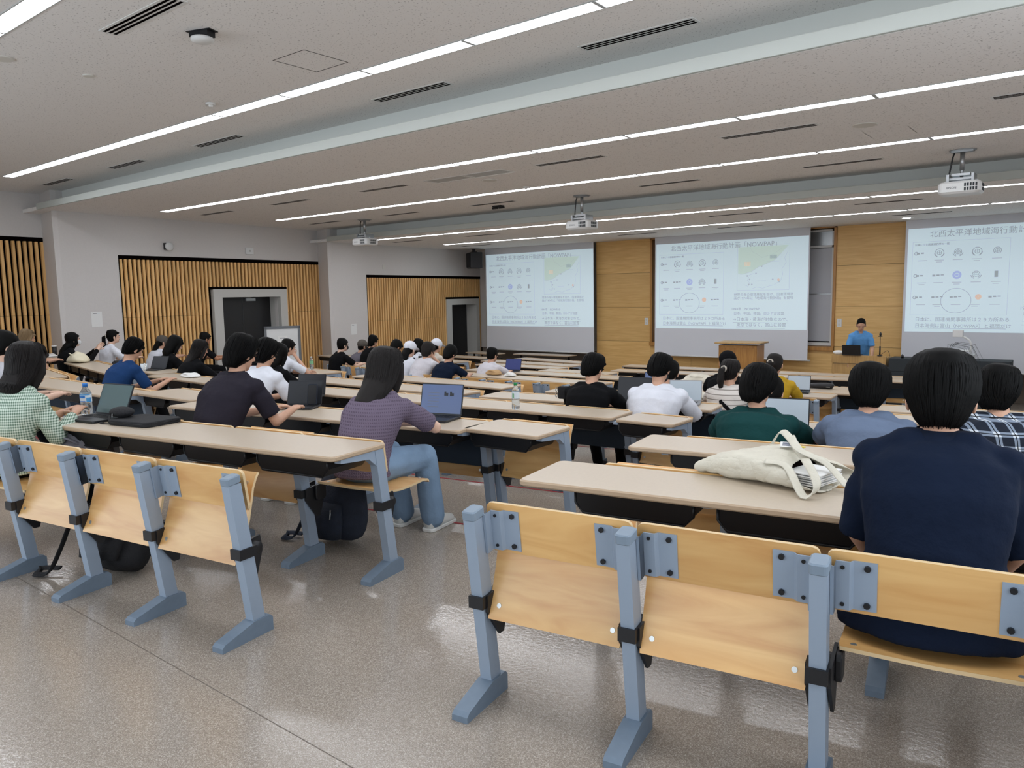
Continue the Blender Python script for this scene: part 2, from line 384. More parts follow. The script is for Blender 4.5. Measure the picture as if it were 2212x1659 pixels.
rw = MB(); rw.box(-16.5, 1.3, -2.6, -2.45, -.2, .9); rw.box(-16.5, 1.3, -2.6, -2.45, 2.6, ZT); rw.box(-16.5, -12, -2.6, -2.45, .9, 2.6); rw.box(-.4, 1.3, -2.6, -2.45, .9, 2.6)
struct('wall_rear', rw.mesh('wall_rear', 'wall_paint'))
rr = MB(); rr.box(1.05, 1.2, -2.6, 18.6, -1.2, .9); rr.box(1.05, 1.2, -2.6, 18.6, 2.6, ZT); rr.box(1.05, 1.2, -2.6, -.8, .9, 2.6); rr.box(1.05, 1.2, 6, 18.6, .9, 2.6)
struct('wall_right', rr.mesh('wall_right', 'wall_paint'))

# ------------------------------------------------------------------ ceiling (three stepped sections)
Z1, Z2, Z3 = H0+2.056, H0+1.685, H0+1.37
cm = MB()
cm.box(-17.5, 1.3, -2.6, 6.17, Z1, Z1+.1); cm.box(-17.5, 1.3, 5.76, 12.42, Z2-.002, Z2+.06); cm.box(-17.5, 1.3, 12.01, 18.6, Z3-.002, Z3+.06)
ce = struct('ceiling', cm.mesh('ceiling', 'ceiling_board'))
st = MB()
for y, zl, zh, xl in ((6.17, Z2, Z1, -16.15), (12.42, Z3, Z2, -15.85)):
    st.box(-17, 1.2, y, y+.06, zl-.0, zh)                      # riser
struct('trim_3', st.mesh('risers', 'riser_paint'))
for y, zl, xl, nm in ((6.17, Z2, -16.15, 0), (12.42, Z3, -15.88, 1)):
    lp = MB(); lp.rbox(xl+.7, 1.04, y-.44, y, zl, zl+.11, .008, axis='x', seg=2)
    struct('trim_2', lp.mesh('cove', 'cove_paint'))
# light fittings
dm = MB().box(-.605, .605, -.075, .075, -.004, 0).mesh('diffuser', 'diffuser')
fr = MB().box(-.623, .623, -.088, -.077, -.007, .0).box(-.623, .623, .077, .088, -.007, .0).box(-.623, -.607, -.07, .07, -.007, 0).box(.607, .623, -.07, .07, -.007, 0).mesh('frame', 'frame_light')
ORD = ['first', 'second', 'third', 'fourth', 'fifth', 'sixth', 'seventh', 'eighth', 'ninth', 'tenth', 'eleventh', 'twelfth', 'thirteenth']
for si, (y, z) in enumerate(((2.33, Z1), (4.92, Z1), (7.49, Z2), (10.01, Z2), (12.58, Z3), (15.2, Z3))):
    for k in range(12):
        x = -13.675+1.25*k
        t = thing('ceiling_light', f'ceiling light panel, {ORD[k]} from the left in the {ORD[si]} light row from the back', 'ceiling light', (x, y, z), 0, 'fluorescent strip panels')
        obj('diffuser', dm, t); obj('frame', fr, t)
# air vents
vf = MB().box(-.52, .52, -.075, .075, -.005, 0).mesh('vf', 'white_plastic')
vs = MB().box(-.5, .5, -.011, .011, -.0065, -.005).mesh('vs', 'dark_gap')  # raised near-black strips, painted for the shade inside the vent openings
VX = [-14.2, -11.7, -9.2, -5.65, -3.08, -.5]
for ri, (y, z, xs) in enumerate(((2.92, Z1, [-5.7]), (5.68, Z1, [-14.33, -11.83, -9.32, -5.75, -3.17]), (8.32, Z2, [-13.85, -11.5, -9.1, -5.61, -3.06, -.5]), (11.08, Z2, [-14.06, -11.63, -9.18, -5.61, -3.05]), (13.5, Z3, [-13.95, -11.5, -5.52, -3.0]), (16.15, Z3, [-14.0, -9, -6.5, -3]))):
    for k, x in enumerate(xs):
        t = thing('ceiling_vent', f'slotted air vent, {ORD[k]} from left in the {ORD[ri]} vent row from the back', 'vent', (x, y, z), 0, 'ceiling air vents')
        obj('frame', vf, t)
        for q in (-.04, 0, .04): obj('slot_shade', vs, t, (0, q, 0))
def disc(name, lab, cat, x, y, z, r, h=.012, mt='off_white', extra=None):
    t = thing(name, lab, cat, (x, y, z))
    obj('cover', MB().tube([(0, 0, 0), (0, 0, -h*.7), (0, 0, -h)], [r, r, r*.92], 28, smooth=False).mesh('d', mt), t)
    if extra: obj('centre', MB().tube([(0, 0, -h), (0, 0, -h-extra)], [r*.5, r*.35], 16, smooth=False).mesh('d', mt), t)
    return t
disc('ceiling_speaker', 'round ceiling speaker cover at the far left edge of the rear ceiling', 'speaker', -7.49, 2.62, Z1, .09)
disc('blank_cover', 'small blank round cover on the rear ceiling left of the smoke detector', 'cover', -7.49, 3.31, Z1, .05)
disc('ceiling_speaker', 'larger round ceiling speaker cover near the right side projector', 'speaker', -2.18, 8.70, Z2, .12)
disc('ceiling_speaker', 'round ceiling speaker cover beside the rectangular return grille', 'speaker', -7.38, 8.85, Z2, .11)
disc('heat_detector', 'small white heat detector close to the first light row', 'detector', -7.61, 4.58, Z1, .05, .02, 'white_plastic', .02)
disc('heat_detector', 'tiny white heat detector on the middle ceiling section', 'detector', -7.43, 9.80, Z2, .05, .02, 'white_plastic', .02)
disc('downlight', 'small round downlight above the wood wall by the right screen', 'ceiling light', -3.42, 16.98, Z3, .07, .01, 'diffuser')
sd = thing('smoke_detector', 'white smoke detector on a black bracket on the rear ceiling', 'detector', (-5.66, 3.37, Z1), R(20))
obj('bracket', MB().box(-.11, .11, -.05, .05, -.006, 0).box(-.085, .085, -.045, .045, -.045, -.006).mesh('b', 'black_metal'), sd)
obj('detector_body', MB().tube([(0, 0, -.045), (0, 0, -.05), (0, 0, -.07), (0, 0, -.085)], [.075, .085, .085, .055], 28).mesh('b', 'white_plastic'), sd)
t = thing('camera_mount', 'black folded camera mount on the ceiling left of the middle projector', 'mount', (-9.35, 11.45, Z2))
obj('plate', MB().box(-.1, .1, -.06, .06, -.03, 0).mesh('p', 'black_metal'), t); obj('arm', MB().box(-.14, -.02, -.02, .02, -.06, -.03).box(.02, .14, -.02, .02, -.06, -.03).mesh('p', 'black_metal'), t)
def hatch(x0, x1, y0, y1, z, lab):
    t = thing('access_hatch', lab, 'hatch', (x0, y0, z)); w = x1-x0; d = y1-y0; e = .006
    obj('rim', MB().box(0, w, 0, e, -.002, 0).box(0, w, d-e, d, -.002, 0).box(0, e, 0, d, -.002, 0).box(w-e, w, 0, d, -.002, 0).mesh('h', 'black_metal'), t)
hatch(-5.88, -5.44, 4.15, 4.62, Z1, 'square access hatch outline in the rear ceiling above the first light row')
hatch(-2.3, -1.85, 9.1, 9.55, Z2, 'square access hatch outline beside the large ceiling speaker cover')
t = thing('return_grille', 'long twin-panel return air grille in the middle ceiling section', 'vent', (-7.38, 8.37, Z2))
obj('frame', MB().box(-.75, .75, -.17, -.15, -.006, 0).box(-.75, .75, .15, .17, -.006, 0).box(-.75, -.73, -.15, .15, -.006, 0).box(.73, .75, -.15, .15, -.006, 0).box(-.02, .02, -.15, .15, -.006, 0).mesh('g', 'white_plastic'), t)
obj('panel', MB().box(-.7, -.05, -.12, .12, -.004, 0).mesh('g', 'frame_light'), t); obj('panel', MB().box(.05, .7, -.12, .12, -.004, 0).mesh('g', 'frame_light'), t)

# ------------------------------------------------------------------ projection screens with slide
def text_mesh(s, size, mt, bold=0):
    k = ('txt', s, size)
    if k in CACHE: return CACHE[k]
    cu = bpy.data.curves.new('lettering', 'FONT'); cu.body = s; cu.size = size; cu.align_x = 'LEFT'; cu.offset = bold; cu.resolution_u = 2
    o = bpy.data.objects.new('tmp', cu); C.objects.link(o); dg = bpy.context.evaluated_depsgraph_get()
    me = bpy.data.meshes.new_from_object(o.evaluated_get(dg)); bpy.data.objects.remove(o); me.materials.clear(); me.materials.append(MATS[mt]); CACHE[k] = me; return me
mat('screen_cloth', 'D6D9E0', .9)
mat('slide', 'C4D0D6', .8, emit=.46, ecol='CCE4F0')  # projector light is put into the slide and ink colours as emission
mat('ink', '98A2A8', .8, emit=.30, ecol='B9C6CC')
mat('ink_light', 'A6B0B6', .8, emit=.43, ecol='C3D0D6')
mat('ink_blue', 'A0ACD4', .8, emit=.43, ecol='AFC0EA')
mat('ink_orange', 'CDB4A2', .8, emit=.43, ecol='E8D0C0')
mat('ink_green', 'BED0CC', .8, emit=.43, ecol='C8DED6')
SW, SH = 3.76, 2.10
def ring(mb, cx, cy, r, w=.006, rx=1, a0=0, a1=360, n=28):
    vs = []; fs = []
    for i in range(n+1):
        a = R(a0+(a1-a0)*i/n)
        for q in (r-w, r): vs.append((cx+q*rx*math.cos(a), cy+q*math.sin(a), 0))
    for i in range(n): fs.append((2*i, 2*i+1, 2*i+3, 2*i+2))
    mb.add(vs, fs)
def line(mb, p, w=.005):
    for a, b in zip(p, p[1:]):
        d = Vector((b[0]-a[0], b[1]-a[1], 0)); n = Vector((-d.y, d.x, 0)).normalized()*w/2
        mb.add([(a[0]-n.x, a[1]-n.y, 0), (b[0]-n.x, b[1]-n.y, 0), (b[0]+n.x, b[1]+n.y, 0), (a[0]+n.x, a[1]+n.y, 0)], [(0, 1, 2, 3)])
def P(u, v): return (u*SW, -v*SH)
def slide_parts():
    out = []
    g = MB()
    x0, y0 = P(.025, .13); x1, y1 = P(.475, .835); line(g, [(x0, y0), (x1, y0), (x1, y1), (x0, y1), (x0, y0)])
    a0, b0 = P(.565, .075); a1, b1 = P(.89, .565); line(g, [(a0, b0), (a1, b0), (a1, b1), (a0, b1), (a0, b0)])
    out.append(('slide_frame', g.mesh('g', 'ink_light'), 0, 0))
    land = MB(); pl = [(.57, .085), (.885, .085), (.84, .17), (.80, .24), (.74, .285), (.70, .31), (.655, .36), (.60, .385), (.57, .38)]
    vs = [(*P(*q), 0) for q in pl]; land.add(vs, [tuple(range(len(vs)-1, -1, -1))]); out.append(('slide_map', land.mesh('g', 'ink_green'), 0, 0))
    ml = MB()
    line(ml, [P(*q) for q in ((.645, .09), (.66, .14), (.69, .17), (.72, .21), (.76, .19), (.80, .17), (.84, .12))])
    line(ml, [P(*q) for q in pl[2:]])
    line(ml, [P(*q) for q in ((.62, .40), (.64, .42), (.63, .455), (.65, .49), (.635, .52), (.61, .50))])
    line(ml, [P(*q) for q in ((.66, .55), (.69, .53), (.73, .545), (.77, .52), (.80, .51), (.84, .46), (.85, .40), (.845, .34), (.87, .27), (.86, .22), (.88, .15))])
    line(ml, [P(*q) for q in ((.69, .465), (.75, .465))]); line(ml, [P(*q) for q in ((.64, .40), (.67, .38))]); line(ml, [P(*q) for q in ((.75, .255), (.83, .255))])
    for u, v in ((.63, .405), (.645, .445), (.64, .50), (.66, .50), (.79, .45), (.83, .475), (.72, .305), (.685, .38)):
        ring(ml, *P(u, v), .02, .02, n=8)
    out.append(('slide_map_outline', ml.mesh('g', 'ink_light'), 0, 0))
    fg = MB(); fx, fy = P(.61, .25); fg.add([(fx, fy, 0), (fx+.15, fy, 0), (fx+.15, fy-.1, 0), (fx, fy-.1, 0)], [(3, 2, 1, 0)]); out.append(('slide_flag', fg.mesh('g', 'ink_orange'), 0, 0))
    fg = MB(); fx, fy = P(.77, .185); fg.add([(fx, fy, 0), (fx+.16, fy, 0), (fx+.16, fy-.08, 0), (fx, fy-.08, 0)], [(3, 2, 1, 0)]); out.append(('slide_flag', fg.mesh('g', 'ink'), 0, 0))
    rd = MB(); ring(rd, *P(.825, .455), .028, .02); out.append(('slide_marker', rd.mesh('g', 'ink_orange'), 0, 0))
    em = MB(); ems = MB()
    cols = (.075, .155, .242, .33, .42)
    for r, v in enumerate((.24, .455, .665)):
        for c, u in enumerate(cols):
            x, y = P(u, v)
            if c == 0 or (r == 1 and c == 1) or (r == 2 and c in (1, 2, 4)):
                for q in range(3 if c else 2): em.box(x-.11+q*.075, x-.11+q*.075+.055, y-.018+.008*q, y+.018, -.001, .0)
                if c == 0: ring(em, x-.12, y, .035, .012)
            elif r == 1 and c == 4: em.box(x-.03, x+.03, y-.06, y+.06, -.001, 0)
            elif (r, c) in ((2, 3), (1, 2)): pass
            else:
                ring(em, x, y, .085 if (r+c) % 2 else .07, .012, 1, -60, 240); ring(em, x, y, .045, .010); line(em, [(x-.04, y), (x+.04, y)], .008); line(em, [(x, y-.04), (x, y+.04)], .008)
                if c in (1, 2, 3): ring(em, x, y+.005, .095, .012, 1, -70, -10); ring(em, x, y+.005, .095, .012, 1, 190, 250)
            for k in range(2 if (r+c) % 2 else 1):
                w = .085 if k == 0 else .055
                ems.box(x-w, x+w, y-.155-.035*k, y-.14-.035*k, -.001, 0)
    out.append(('slide_emblem', em.mesh('g', 'ink'), 0, 0)); out.append(('slide_caption', ems.mesh('g', 'ink_light'), 0, 0))
    bl = MB(); x, y = P(.242, .455); ring(bl, x, y, .08, .04); ring(bl, x, y, .03, .03); out.append(('slide_emblem', bl.mesh('g', 'ink_blue'), 0, 0))
    og = MB(); x, y = P(.345, .665); ring(og, x, y, .055, .05); out.append(('slide_emblem', og.mesh('g', 'ink_orange'), 0, 0))
    cc = MB(); x, y = P(.242, .70); ring(cc, x, y, .25, .008, 1.08, n=48)
    ux, uy = P(.05, .965); line(cc, [(ux, uy), (ux+1.60, uy)], .008); ux, uy = P(.54, .925); line(cc, [(ux, uy), (ux+1.32, uy)], .008); line(cc, [P(.565, .985), (P(.565, .985)[0]+1.15, P(.565, .985)[1])], .008)
    out.append(('slide_circle', cc.mesh('g', 'ink'), 0, 0))
    for s, u, v, sz, b in (('北西太平洋地域海行動計画「NOWPAP」', .105, .085, .150, 0), ('日本にある国連諸機関の一覧', .035, .165, .048, .001),
                        ('日本に、国連機関事務所は２９カ所ある', .05, .895, .092, 0), ('日本海側は富山（NOWPAP）と福岡だけ', .05, .955, .092, 0),
                        ('世界の海の環境悪化を受け、国連環境計', .545, .625, .078, 0), ('画が1974年に「地域海行動計画」を提唱', .545, .665, .078, 0),
                        ('1994年　NOWPAP', .53, .785, .082, 0), ('日本、中国、韓国、ロシアが加盟', .545, .835, .080, 0),
                        ('→日本海・黄海が対象なので、', .54, .905, .098, 0), ('東京ではなく、富山に設置', .565, .965, .098, 0)):
        x, y = P(u, v); out.append(('lettering', text_mesh(s, sz, 'ink', b), x, y))
    return out
SP = slide_parts()
def screen(x0, x1, sx, lab, zb, ztop=H0+1.37):
    t = thing('projection_screen', lab, 'screen', (x0, 17.62, 0))
    w = x1-x0
    obj('screen_fabric', MB().box(0, w, 0, .006, zb+.03, ztop).mesh('s', 'screen_cloth'), t)
    obj('bottom_bar', MB().tube([(-.04, .003, zb+.02), (w+.06, .003, zb+.02)], .018, 8).mesh('s', 'white_plastic'), t)
    obj('slide_image', MB().box(0, SW, -.004, -.0005, -SH, 0).mesh('s', 'slide'), t, (sx-x0, -.0, 2.665))
    for n, me, px, py in SP:
        so = obj(n, me, t, (sx-x0+px, -.0065, 2.665+py), rot=(R(90), 0, 0))
        if n in ('slide_emblem', 'slide_caption', 'slide_map_outline', 'lettering'): so['kind'] = 'stuff'
    return t
screen(-14.93, -11.13, -14.90, 'left projection screen by the loudspeaker showing the slide', -.16)
screen(-9.30, -5.47, -9.26, 'middle projection screen over the whiteboard showing the slide', -.14)
screen(-3.55, .35, -3.50, 'right projection screen behind the navy shirt student showing the slide', -.24)
# projectors
def projector(x, y, z, rz, lab):
    t = thing('projector', lab, 'projector', (x, y, 0), rz)
    zc = Z2
    obj('ceiling_plate', MB().tube([(0, 0, zc), (0, 0, zc-.012)], .15, 24, smooth=False).box(-.12, .12, -.05, .05, zc-.03, zc-.012).mesh('p', 'silver'), t)
    obj('pole', MB().tube([(0, 0, zc-.02), (0, 0, z+.22)], .028, 14).tube([(0, 0, z+.30), (0, 0, z+.14)], .02, 12).mesh('p', 'silver'), t)
    obj('mount', MB().box(-.13, .13, -.1, .1, z+.10, z+.125).box(-.15, -.12, -.12, .12, z+.08, z+.17).box(.12, .15, -.12, .12, z+.08, z+.17).box(-.10, .10, -.08, .08, z+.15, z+.18).box(-.18, .18, -.02, .02, z+.075, z+.1).mesh('p', 'silver'), t)
    b = obj('projector_body', MB().rbox(-.235, .235, -.20, .19, z-.075, z+.075, .07, seg=6).mesh('p', 'white_plastic'), t)
    vt = MB()
    for k in range(6):
        for q in range(2): vt.box(.236, .238, -.08+k*.03, -.06+k*.03, z-.045+q*.05, z-.005+q*.05)
    for k in range(5):
        for q in range(2): vt.box(.06+k*.03, .08+k*.03, -.204, -.202, z-.045+q*.05, z-.005+q*.05)
    obj('vent_slots', vt.mesh('v', 'panel_dark'), b)['kind'] = 'stuff'
    o = obj('lettering', text_mesh('EPSON', .035, 'ink_grey', .0006), b, (-.13, -.202, z-.015), rot=(R(90), 0, 0))
    obj('lens', MB().tube([(.08, .185, z), (.08, .21, z)], .045, 16).mesh('l', 'black_plastic'), b)
    obj('cable', MB().tube([(-.08, -.02, zc-.01), (-.1, -.03, zc-.08), (-.13, -.02, z+.22), (-.15, 0, z+.12), (-.08, .02, z+.08)], .01, 6).mesh('c', 'black_plastic'), t)
    return t
mat('ink_grey', '6A6E72', .6)
projector(-12.99, 11.3, H0+1.20, 0, 'white ceiling projector at the left nearest the slat wall')
projector(-7.40, 11.35, H0+1.175, 0, 'white ceiling projector in the middle above the student rows')
projector(-1.64, 11.15, H0+1.215, 0, 'white ceiling projector at the right in front of the right screen')

# ------------------------------------------------------------------ lecture benches
PEOPLE = {}
def seat_profile():
    # (depth s, z offset) along the seat from rear edge (0) to front lip (.41)
    return [(0, .012), (.05, .002), (.12, -.006), (.2, -.008), (.28, -.004), (.34, 0), (.385, -.006), (.41, -.022)]
def seat_mesh(w):
    def f():
        mb = MB(); pr = seat_profile(); T = .012; xs = [-w/2, -w/2+.015, 0, w/2-.015, w/2]; n = len(xs)
        top = []; bot = []
        for i, (s, z) in enumerate(pr):
            for j, x in enumerate(xs):
                xx = x*(1-(.03 if i in (0, len(pr)-1) and j in (0, 4) else 0)); dip = -.006*(1-(x/(w/2))**2)
                top.append((xx, s, z+T/2+dip)); bot.append((xx, s, z-T/2+dip))
        N = len(top); k = len(pr); fs = []; ed = []
        for i in range(k-1):
            for j in range(n-1):
                a = i*n+j; fs.append((a, a+1, a+n+1, a+n)); fs.append((N+a, N+a+n, N+a+n+1, N+a+1))
            a = i*n; ed.append((a, a+n, N+a+n, N+a)); a = i*n+n-1; ed.append((a, N+a, N+a+n, a+n))
        for j in range(n-1):
            ed.append((j, N+j, N+j+1, j+1)); a = (k-1)*n+j; ed.append((a, a+1, N+a+1, N+a))
        mb.add(top+bot, fs, 0, True); mb.add(top+bot, ed, 1)
        for x in (-w/2+.04, w/2-.04):
            for s in (.05, .36):
                mb.tube([(x, s, -.012), (x, s, .009)], .009, 10, 2, smooth=False)
        return mb.mesh('seat', ['plywood', 'ply_edge', 'screw'])
    return cached(('seat', round(w, 3)), f)
def back_mesh(w):
    def f():
        mb = MB(); h = .185; t = .013; r = .022; nx = 8
        # gently curved slab: grid with rounded corners
        top = []; 
        def outline():
            pts = []
            for cx, cz, a0 in ((w/2-r, h-r, 0), (-w/2+r, h-r, 90), (-w/2+r, r, 180), (w/2-r, r, 270)):
                for k in range(4):
                    a = R(a0+30*k); pts.append((cx+r*math.cos(a), cz+r*math.sin(a)))
            return pts
        o = outline(); n = len(o)
        vs = [(x, 0, z) for x, z in o]+[(x, t, z) for x, z in o]
        mb.add(vs, [tuple(range(n)), tuple(range(2*n-1, n-1, -1))], 0)
        mb.add(vs, [(i, i+n, (i+1) % n+n, (i+1) % n) for i in range(n)], 1)
        return mb.mesh('backrest', ['plywood', 'ply_edge'])
    return cached(('back', round(w, 3)), f)
LEAN = .105/.735
def post_mesh():
    def f():
        mb = MB(); a, b = .023, .033
        def ringz(z, y, kx=1, ky=1): return [(-a*kx, y-b*ky, z), (a*kx, y-b*ky, z), (a*kx, y+b*ky, z), (-a*kx, y+b*ky, z)]
        vs = ringz(.045, -.02)+ringz(.70, -.02-LEAN*.655)
        mb.add(vs, [(0, 3, 2, 1), (4, 5, 6, 7), (0, 1, 5, 4), (1, 2, 6, 5), (2, 3, 7, 6), (3, 0, 4, 7)])
        return mb.mesh('post', 'metal_blue')
    return cached('post', f)
def postcap_mesh():
    return cached('pcap', lambda: MB().rbox(-.027, .027, -.037, .037, 0, .035, .012).mesh('cap', 'cap_plastic'))
def foot_mesh():
    def f():
        mb = MB(); w = .032
        pr = [(.045, 0), (.045, .06), (.03, .075), (-.06, .075), (-.22, .034), (-.235, .022), (-.235, 0)]
        n = len(pr); vs = [(-w, y, z) for y, z in pr]+[(w, y, z) for y, z in pr]
        mb.add(vs, [tuple(range(n-1, -1, -1)), tuple(range(n, 2*n))]+[(i, (i+1) % n, (i+1) % n+n, i+n) for i in range(n)])
        return mb.mesh('foot', 'foot_plastic')
    return cached('foot', f)
def hinge_mesh(side=0):
    def f():
        mb = MB(); mb.box(-.03, .03, -.115, -.02, .365, .41)
        for s in ((-1, 1) if side == 0 else (side,)):
            x0, x1 = (.026, .036) if s > 0 else (-.036, -.026)
            pr = [(-.09, .41), (.05, .43), (.06, .36), (.02, .24), (-.01, .24), (-.09, .35)]; n = len(pr)
            vs = [(x0, y, z) for y, z in pr]+[(x1, y, z) for y, z in pr]
            mb.add(vs, [tuple(range(n-1, -1, -1)), tuple(range(n, 2*n))]+[(i, (i+1) % n, (i+1) % n+n, i+n) for i in range(n)])
        for s in ((-1, 1) if side == 0 else (side,)):
            mb.tube([(0, .01, .385), (s*.05, .01, .385)], .028, 14); mb.rbox(min(s*.036, s*.055), max(s*.036, s*.055), -.025, .055, .335, .425, .02, axis='x')
        return mb.mesh('hinge', 'black_plastic')
    return cached(('hinge', side), f)
def bracket_mesh(side):
    def f():
        mb = MB(); z0, z1 = .565, .715
        M = Matrix.Translation((0, -.065, .64)) @ Matrix.Rotation(math.atan(LEAN), 4, 'X') @ Matrix.Translation((0, 0, -.64))
        for s in ((-1, 1) if side == 0 else (side,)):
            a = [(.024, -.02), (.034, -.02), (.034, .018), (.07, .018), (.08, .030), (.14, .030)]
            for (p, q), (p2, q2) in zip(a, a[1:]):
                x0, x1 = s*p, s*p2
                vs = [(x0, q, z0), (x1, q2, z0), (x1, q2+.004, z0), (x0, q+.004, z0), (x0, q, z1), (x1, q2, z1), (x1, q2+.004, z1), (x0, q+.004, z1)]
                mb.add(vs, [(0, 1, 2, 3), (7, 6, 5, 4), (0, 4, 5, 1), (2, 6, 7, 3), (1, 5, 6, 2), (0, 3, 7, 4)], 0, False, M)
            for z in (z0+.018, z1-.018):
                mb.tube([(s*.115, .030, z), (s*.115, .022, z)], .009, 8, 1, M, False)
                mb.tube([(s*.052, .018, z), (s*.052, .014, z)], .006, 8, 1, M, False)
        return mb.mesh('bracket', ['metal_blue', 'black_plastic'])
    return cached(('brk', side), f)
def arm_mesh():
    def f():
        mb = MB(); w = .02
        pr = [(-.08, .695), (-.40, .695), (-.40, .675), (-.19, .655), (-.12, .60), (-.09, .60)]; n = len(pr)
        vs = [(-w, y, z) for y, z in pr]+[(w, y, z) for y, z in pr]
        mb.add(vs, [tuple(range(n-1, -1, -1))[::-1], tuple(range(n, 2*n))[::-1]]+[(i, i+n, (i+1) % n+n, (i+1) % n) for i in range(n)])
        return mb.mesh('desk_arm', 'metal_blue')
    return cached('arm', f)
def tray_mesh(w):
    def f():
        mb = MB(); h = w/2; y0, y1 = -.425, -.13
        # open-fronted tray with chamfered underside corners
        pr = [(-h, .69), (-h, .645), (-h+.035, .605), (h-.035, .605), (h, .645), (h, .69)]; n = len(pr)
        vs = [(x, y0, z) for x, z in pr]+[(x, y1, z) for x, z in pr]
        fs = [(i, i+1, i+1+n, i+n) for i in range(n-1)]+[(n-1, 0, n, 2*n-1), tuple(range(n, 2*n))]
        mb.add(vs, fs)
        mb.add([(x, y0-.001, z) for x, z in pr], [(0, 1, 2, 3, 4, 5)])
        mb.tube([(-h, y0, .69)]+[(x, y0, z) for x, z in pr[1:-1]]+[(h, y0, .69)], .006, 6)
        return mb.mesh('tray', 'tray_black')
    return cached(('tray', round(w, 3)), f)
def panel_mesh(w):
    def f():
        M = Matrix.Translation((0, -.085, .55)) @ Matrix.Rotation(math.atan(LEAN), 4, 'X') @ Matrix.Translation((0, 0, -.55))
        mb = MB().box(-w/2, w/2, -.006, .006, .40, .67, 0, M)
        for s in (-1, 1):
            for z in (.42, .645): mb.tube([(s*(w/2-.0), -.006, z), (s*(w/2-.0), -.014, z)], .017, 12, 1, M, False)
        return mb.mesh('modesty_panel', ['panel_navy', 'metal_blue'])
    return cached(('panel', round(w, 3)), f)
def desk_mesh(L, dep):
    def f():
        mb = MB(); r = .03; t = .026; pts = []
        for cx, cy, a0 in ((L-r, -r, 0), (r, -r, 90), (r, -dep+r, 180), (L-r, -dep+r, 270)):
            for k in range(5):
                a = R(a0+22.5*k); pts.append((cx+r*math.cos(a), cy+r*math.sin(a)))
        n = len(pts); vs = []
        cx, cy = L/2, -dep/2
        for z, e in ((-t, .006), (-t+.006, 0), (-.006, 0), (0, .006)):
            vs += [(cx+(x-cx)*(1-e/(L/2)), cy+(y-cy)*(1-e/(dep/2)), z) for x, y in pts]
        mb.add(vs, [tuple(range(n-1, -1, -1)), tuple(range(3*n, 4*n))], 0)
        mb.add(vs, [(j*n+i, j*n+(i+1) % n, (j+1)*n+(i+1) % n, (j+1)*n+i) for j in range(3) for i in range(n)], 1)
        return mb.mesh('desk_top', ['laminate', 'laminate_edge'])
    return cached(('desk', round(L, 2), round(dep, 2)), f)
BENCHES = []
def bench(label, x, y, ang, n, pitch, D, desk=True, panel=True, ohl=.0, ohr=.03, dep=.41, side='L', group='rows of lecture benches', top=.0, occupied=None):
    """x, y: left (side L) or right (side R) end of the post line; D: height of the desk plane below the camera"""
    a = R(ang)
    if side == 'R': x -= n*pitch*math.cos(a); y -= n*pitch*math.sin(a)
    fz = H0-D-.72
    t = thing('lecture_bench', label, 'bench' if not desk else 'desk bench', (x, y, fz), a, group)
    BENCHES.append((t, x, y, a, n, pitch, fz))
    for i in range(n+1):
        p = obj('post', post_mesh(), t, (i*pitch, 0, 0))
        obj('foot', foot_mesh(), p)
        if not desk: obj('post_cap', postcap_mesh(), p, (0, -.02-LEAN*.66, .70), rot=(math.atan(LEAN)*1, 0, 0))
        obj('hinge', hinge_mesh(1 if i == 0 else (-1 if i == n else 0)), t, (i*pitch, 0, 0))
        if not desk: obj('bracket', bracket_mesh(1 if i == 0 else (-1 if i == n else 0)), t, (i*pitch, 0, 0))
        else: obj('desk_arm', arm_mesh(), t, (i*pitch, 0, 0))
    for i in range(n):
        cx = (i+.5)*pitch
        obj('backrest', back_mesh(pitch-.018), t, (cx, -.019, .558 if not desk else .540), rot=(math.atan(LEAN), 0, 0))
        open_ = occupied is not None and i in occupied
        for key, (hx, hy, hz, f_, an, *_r) in PEOPLE.items():
            lx = (hx-x)*math.cos(a)+(hy-y)*math.sin(a); ly = -(hx-x)*math.sin(a)+(hy-y)*math.cos(a)
            if abs(f_-fz) < .13 and .05 < ly < .75 and i*pitch <= lx < (i+1)*pitch: open_ = True
        if open_: obj('seat', seat_mesh(pitch-.075), t, (cx, .0, .425))
        else: obj('seat', seat_mesh(pitch-.055), t, (cx, -.072, .322), rot=(R(73), 0, 0))
        if desk:
            obj('tray', tray_mesh(pitch-.09), t, (cx, 0, 0))
            if panel: obj('modesty_panel', panel_mesh(pitch-.05), t, (cx, 0, 0))
    if desk:
        L = n*pitch+ohl+ohr
        obj('desk_top', desk_mesh(L, dep), t, (-ohl, -.055, .72))
    return t
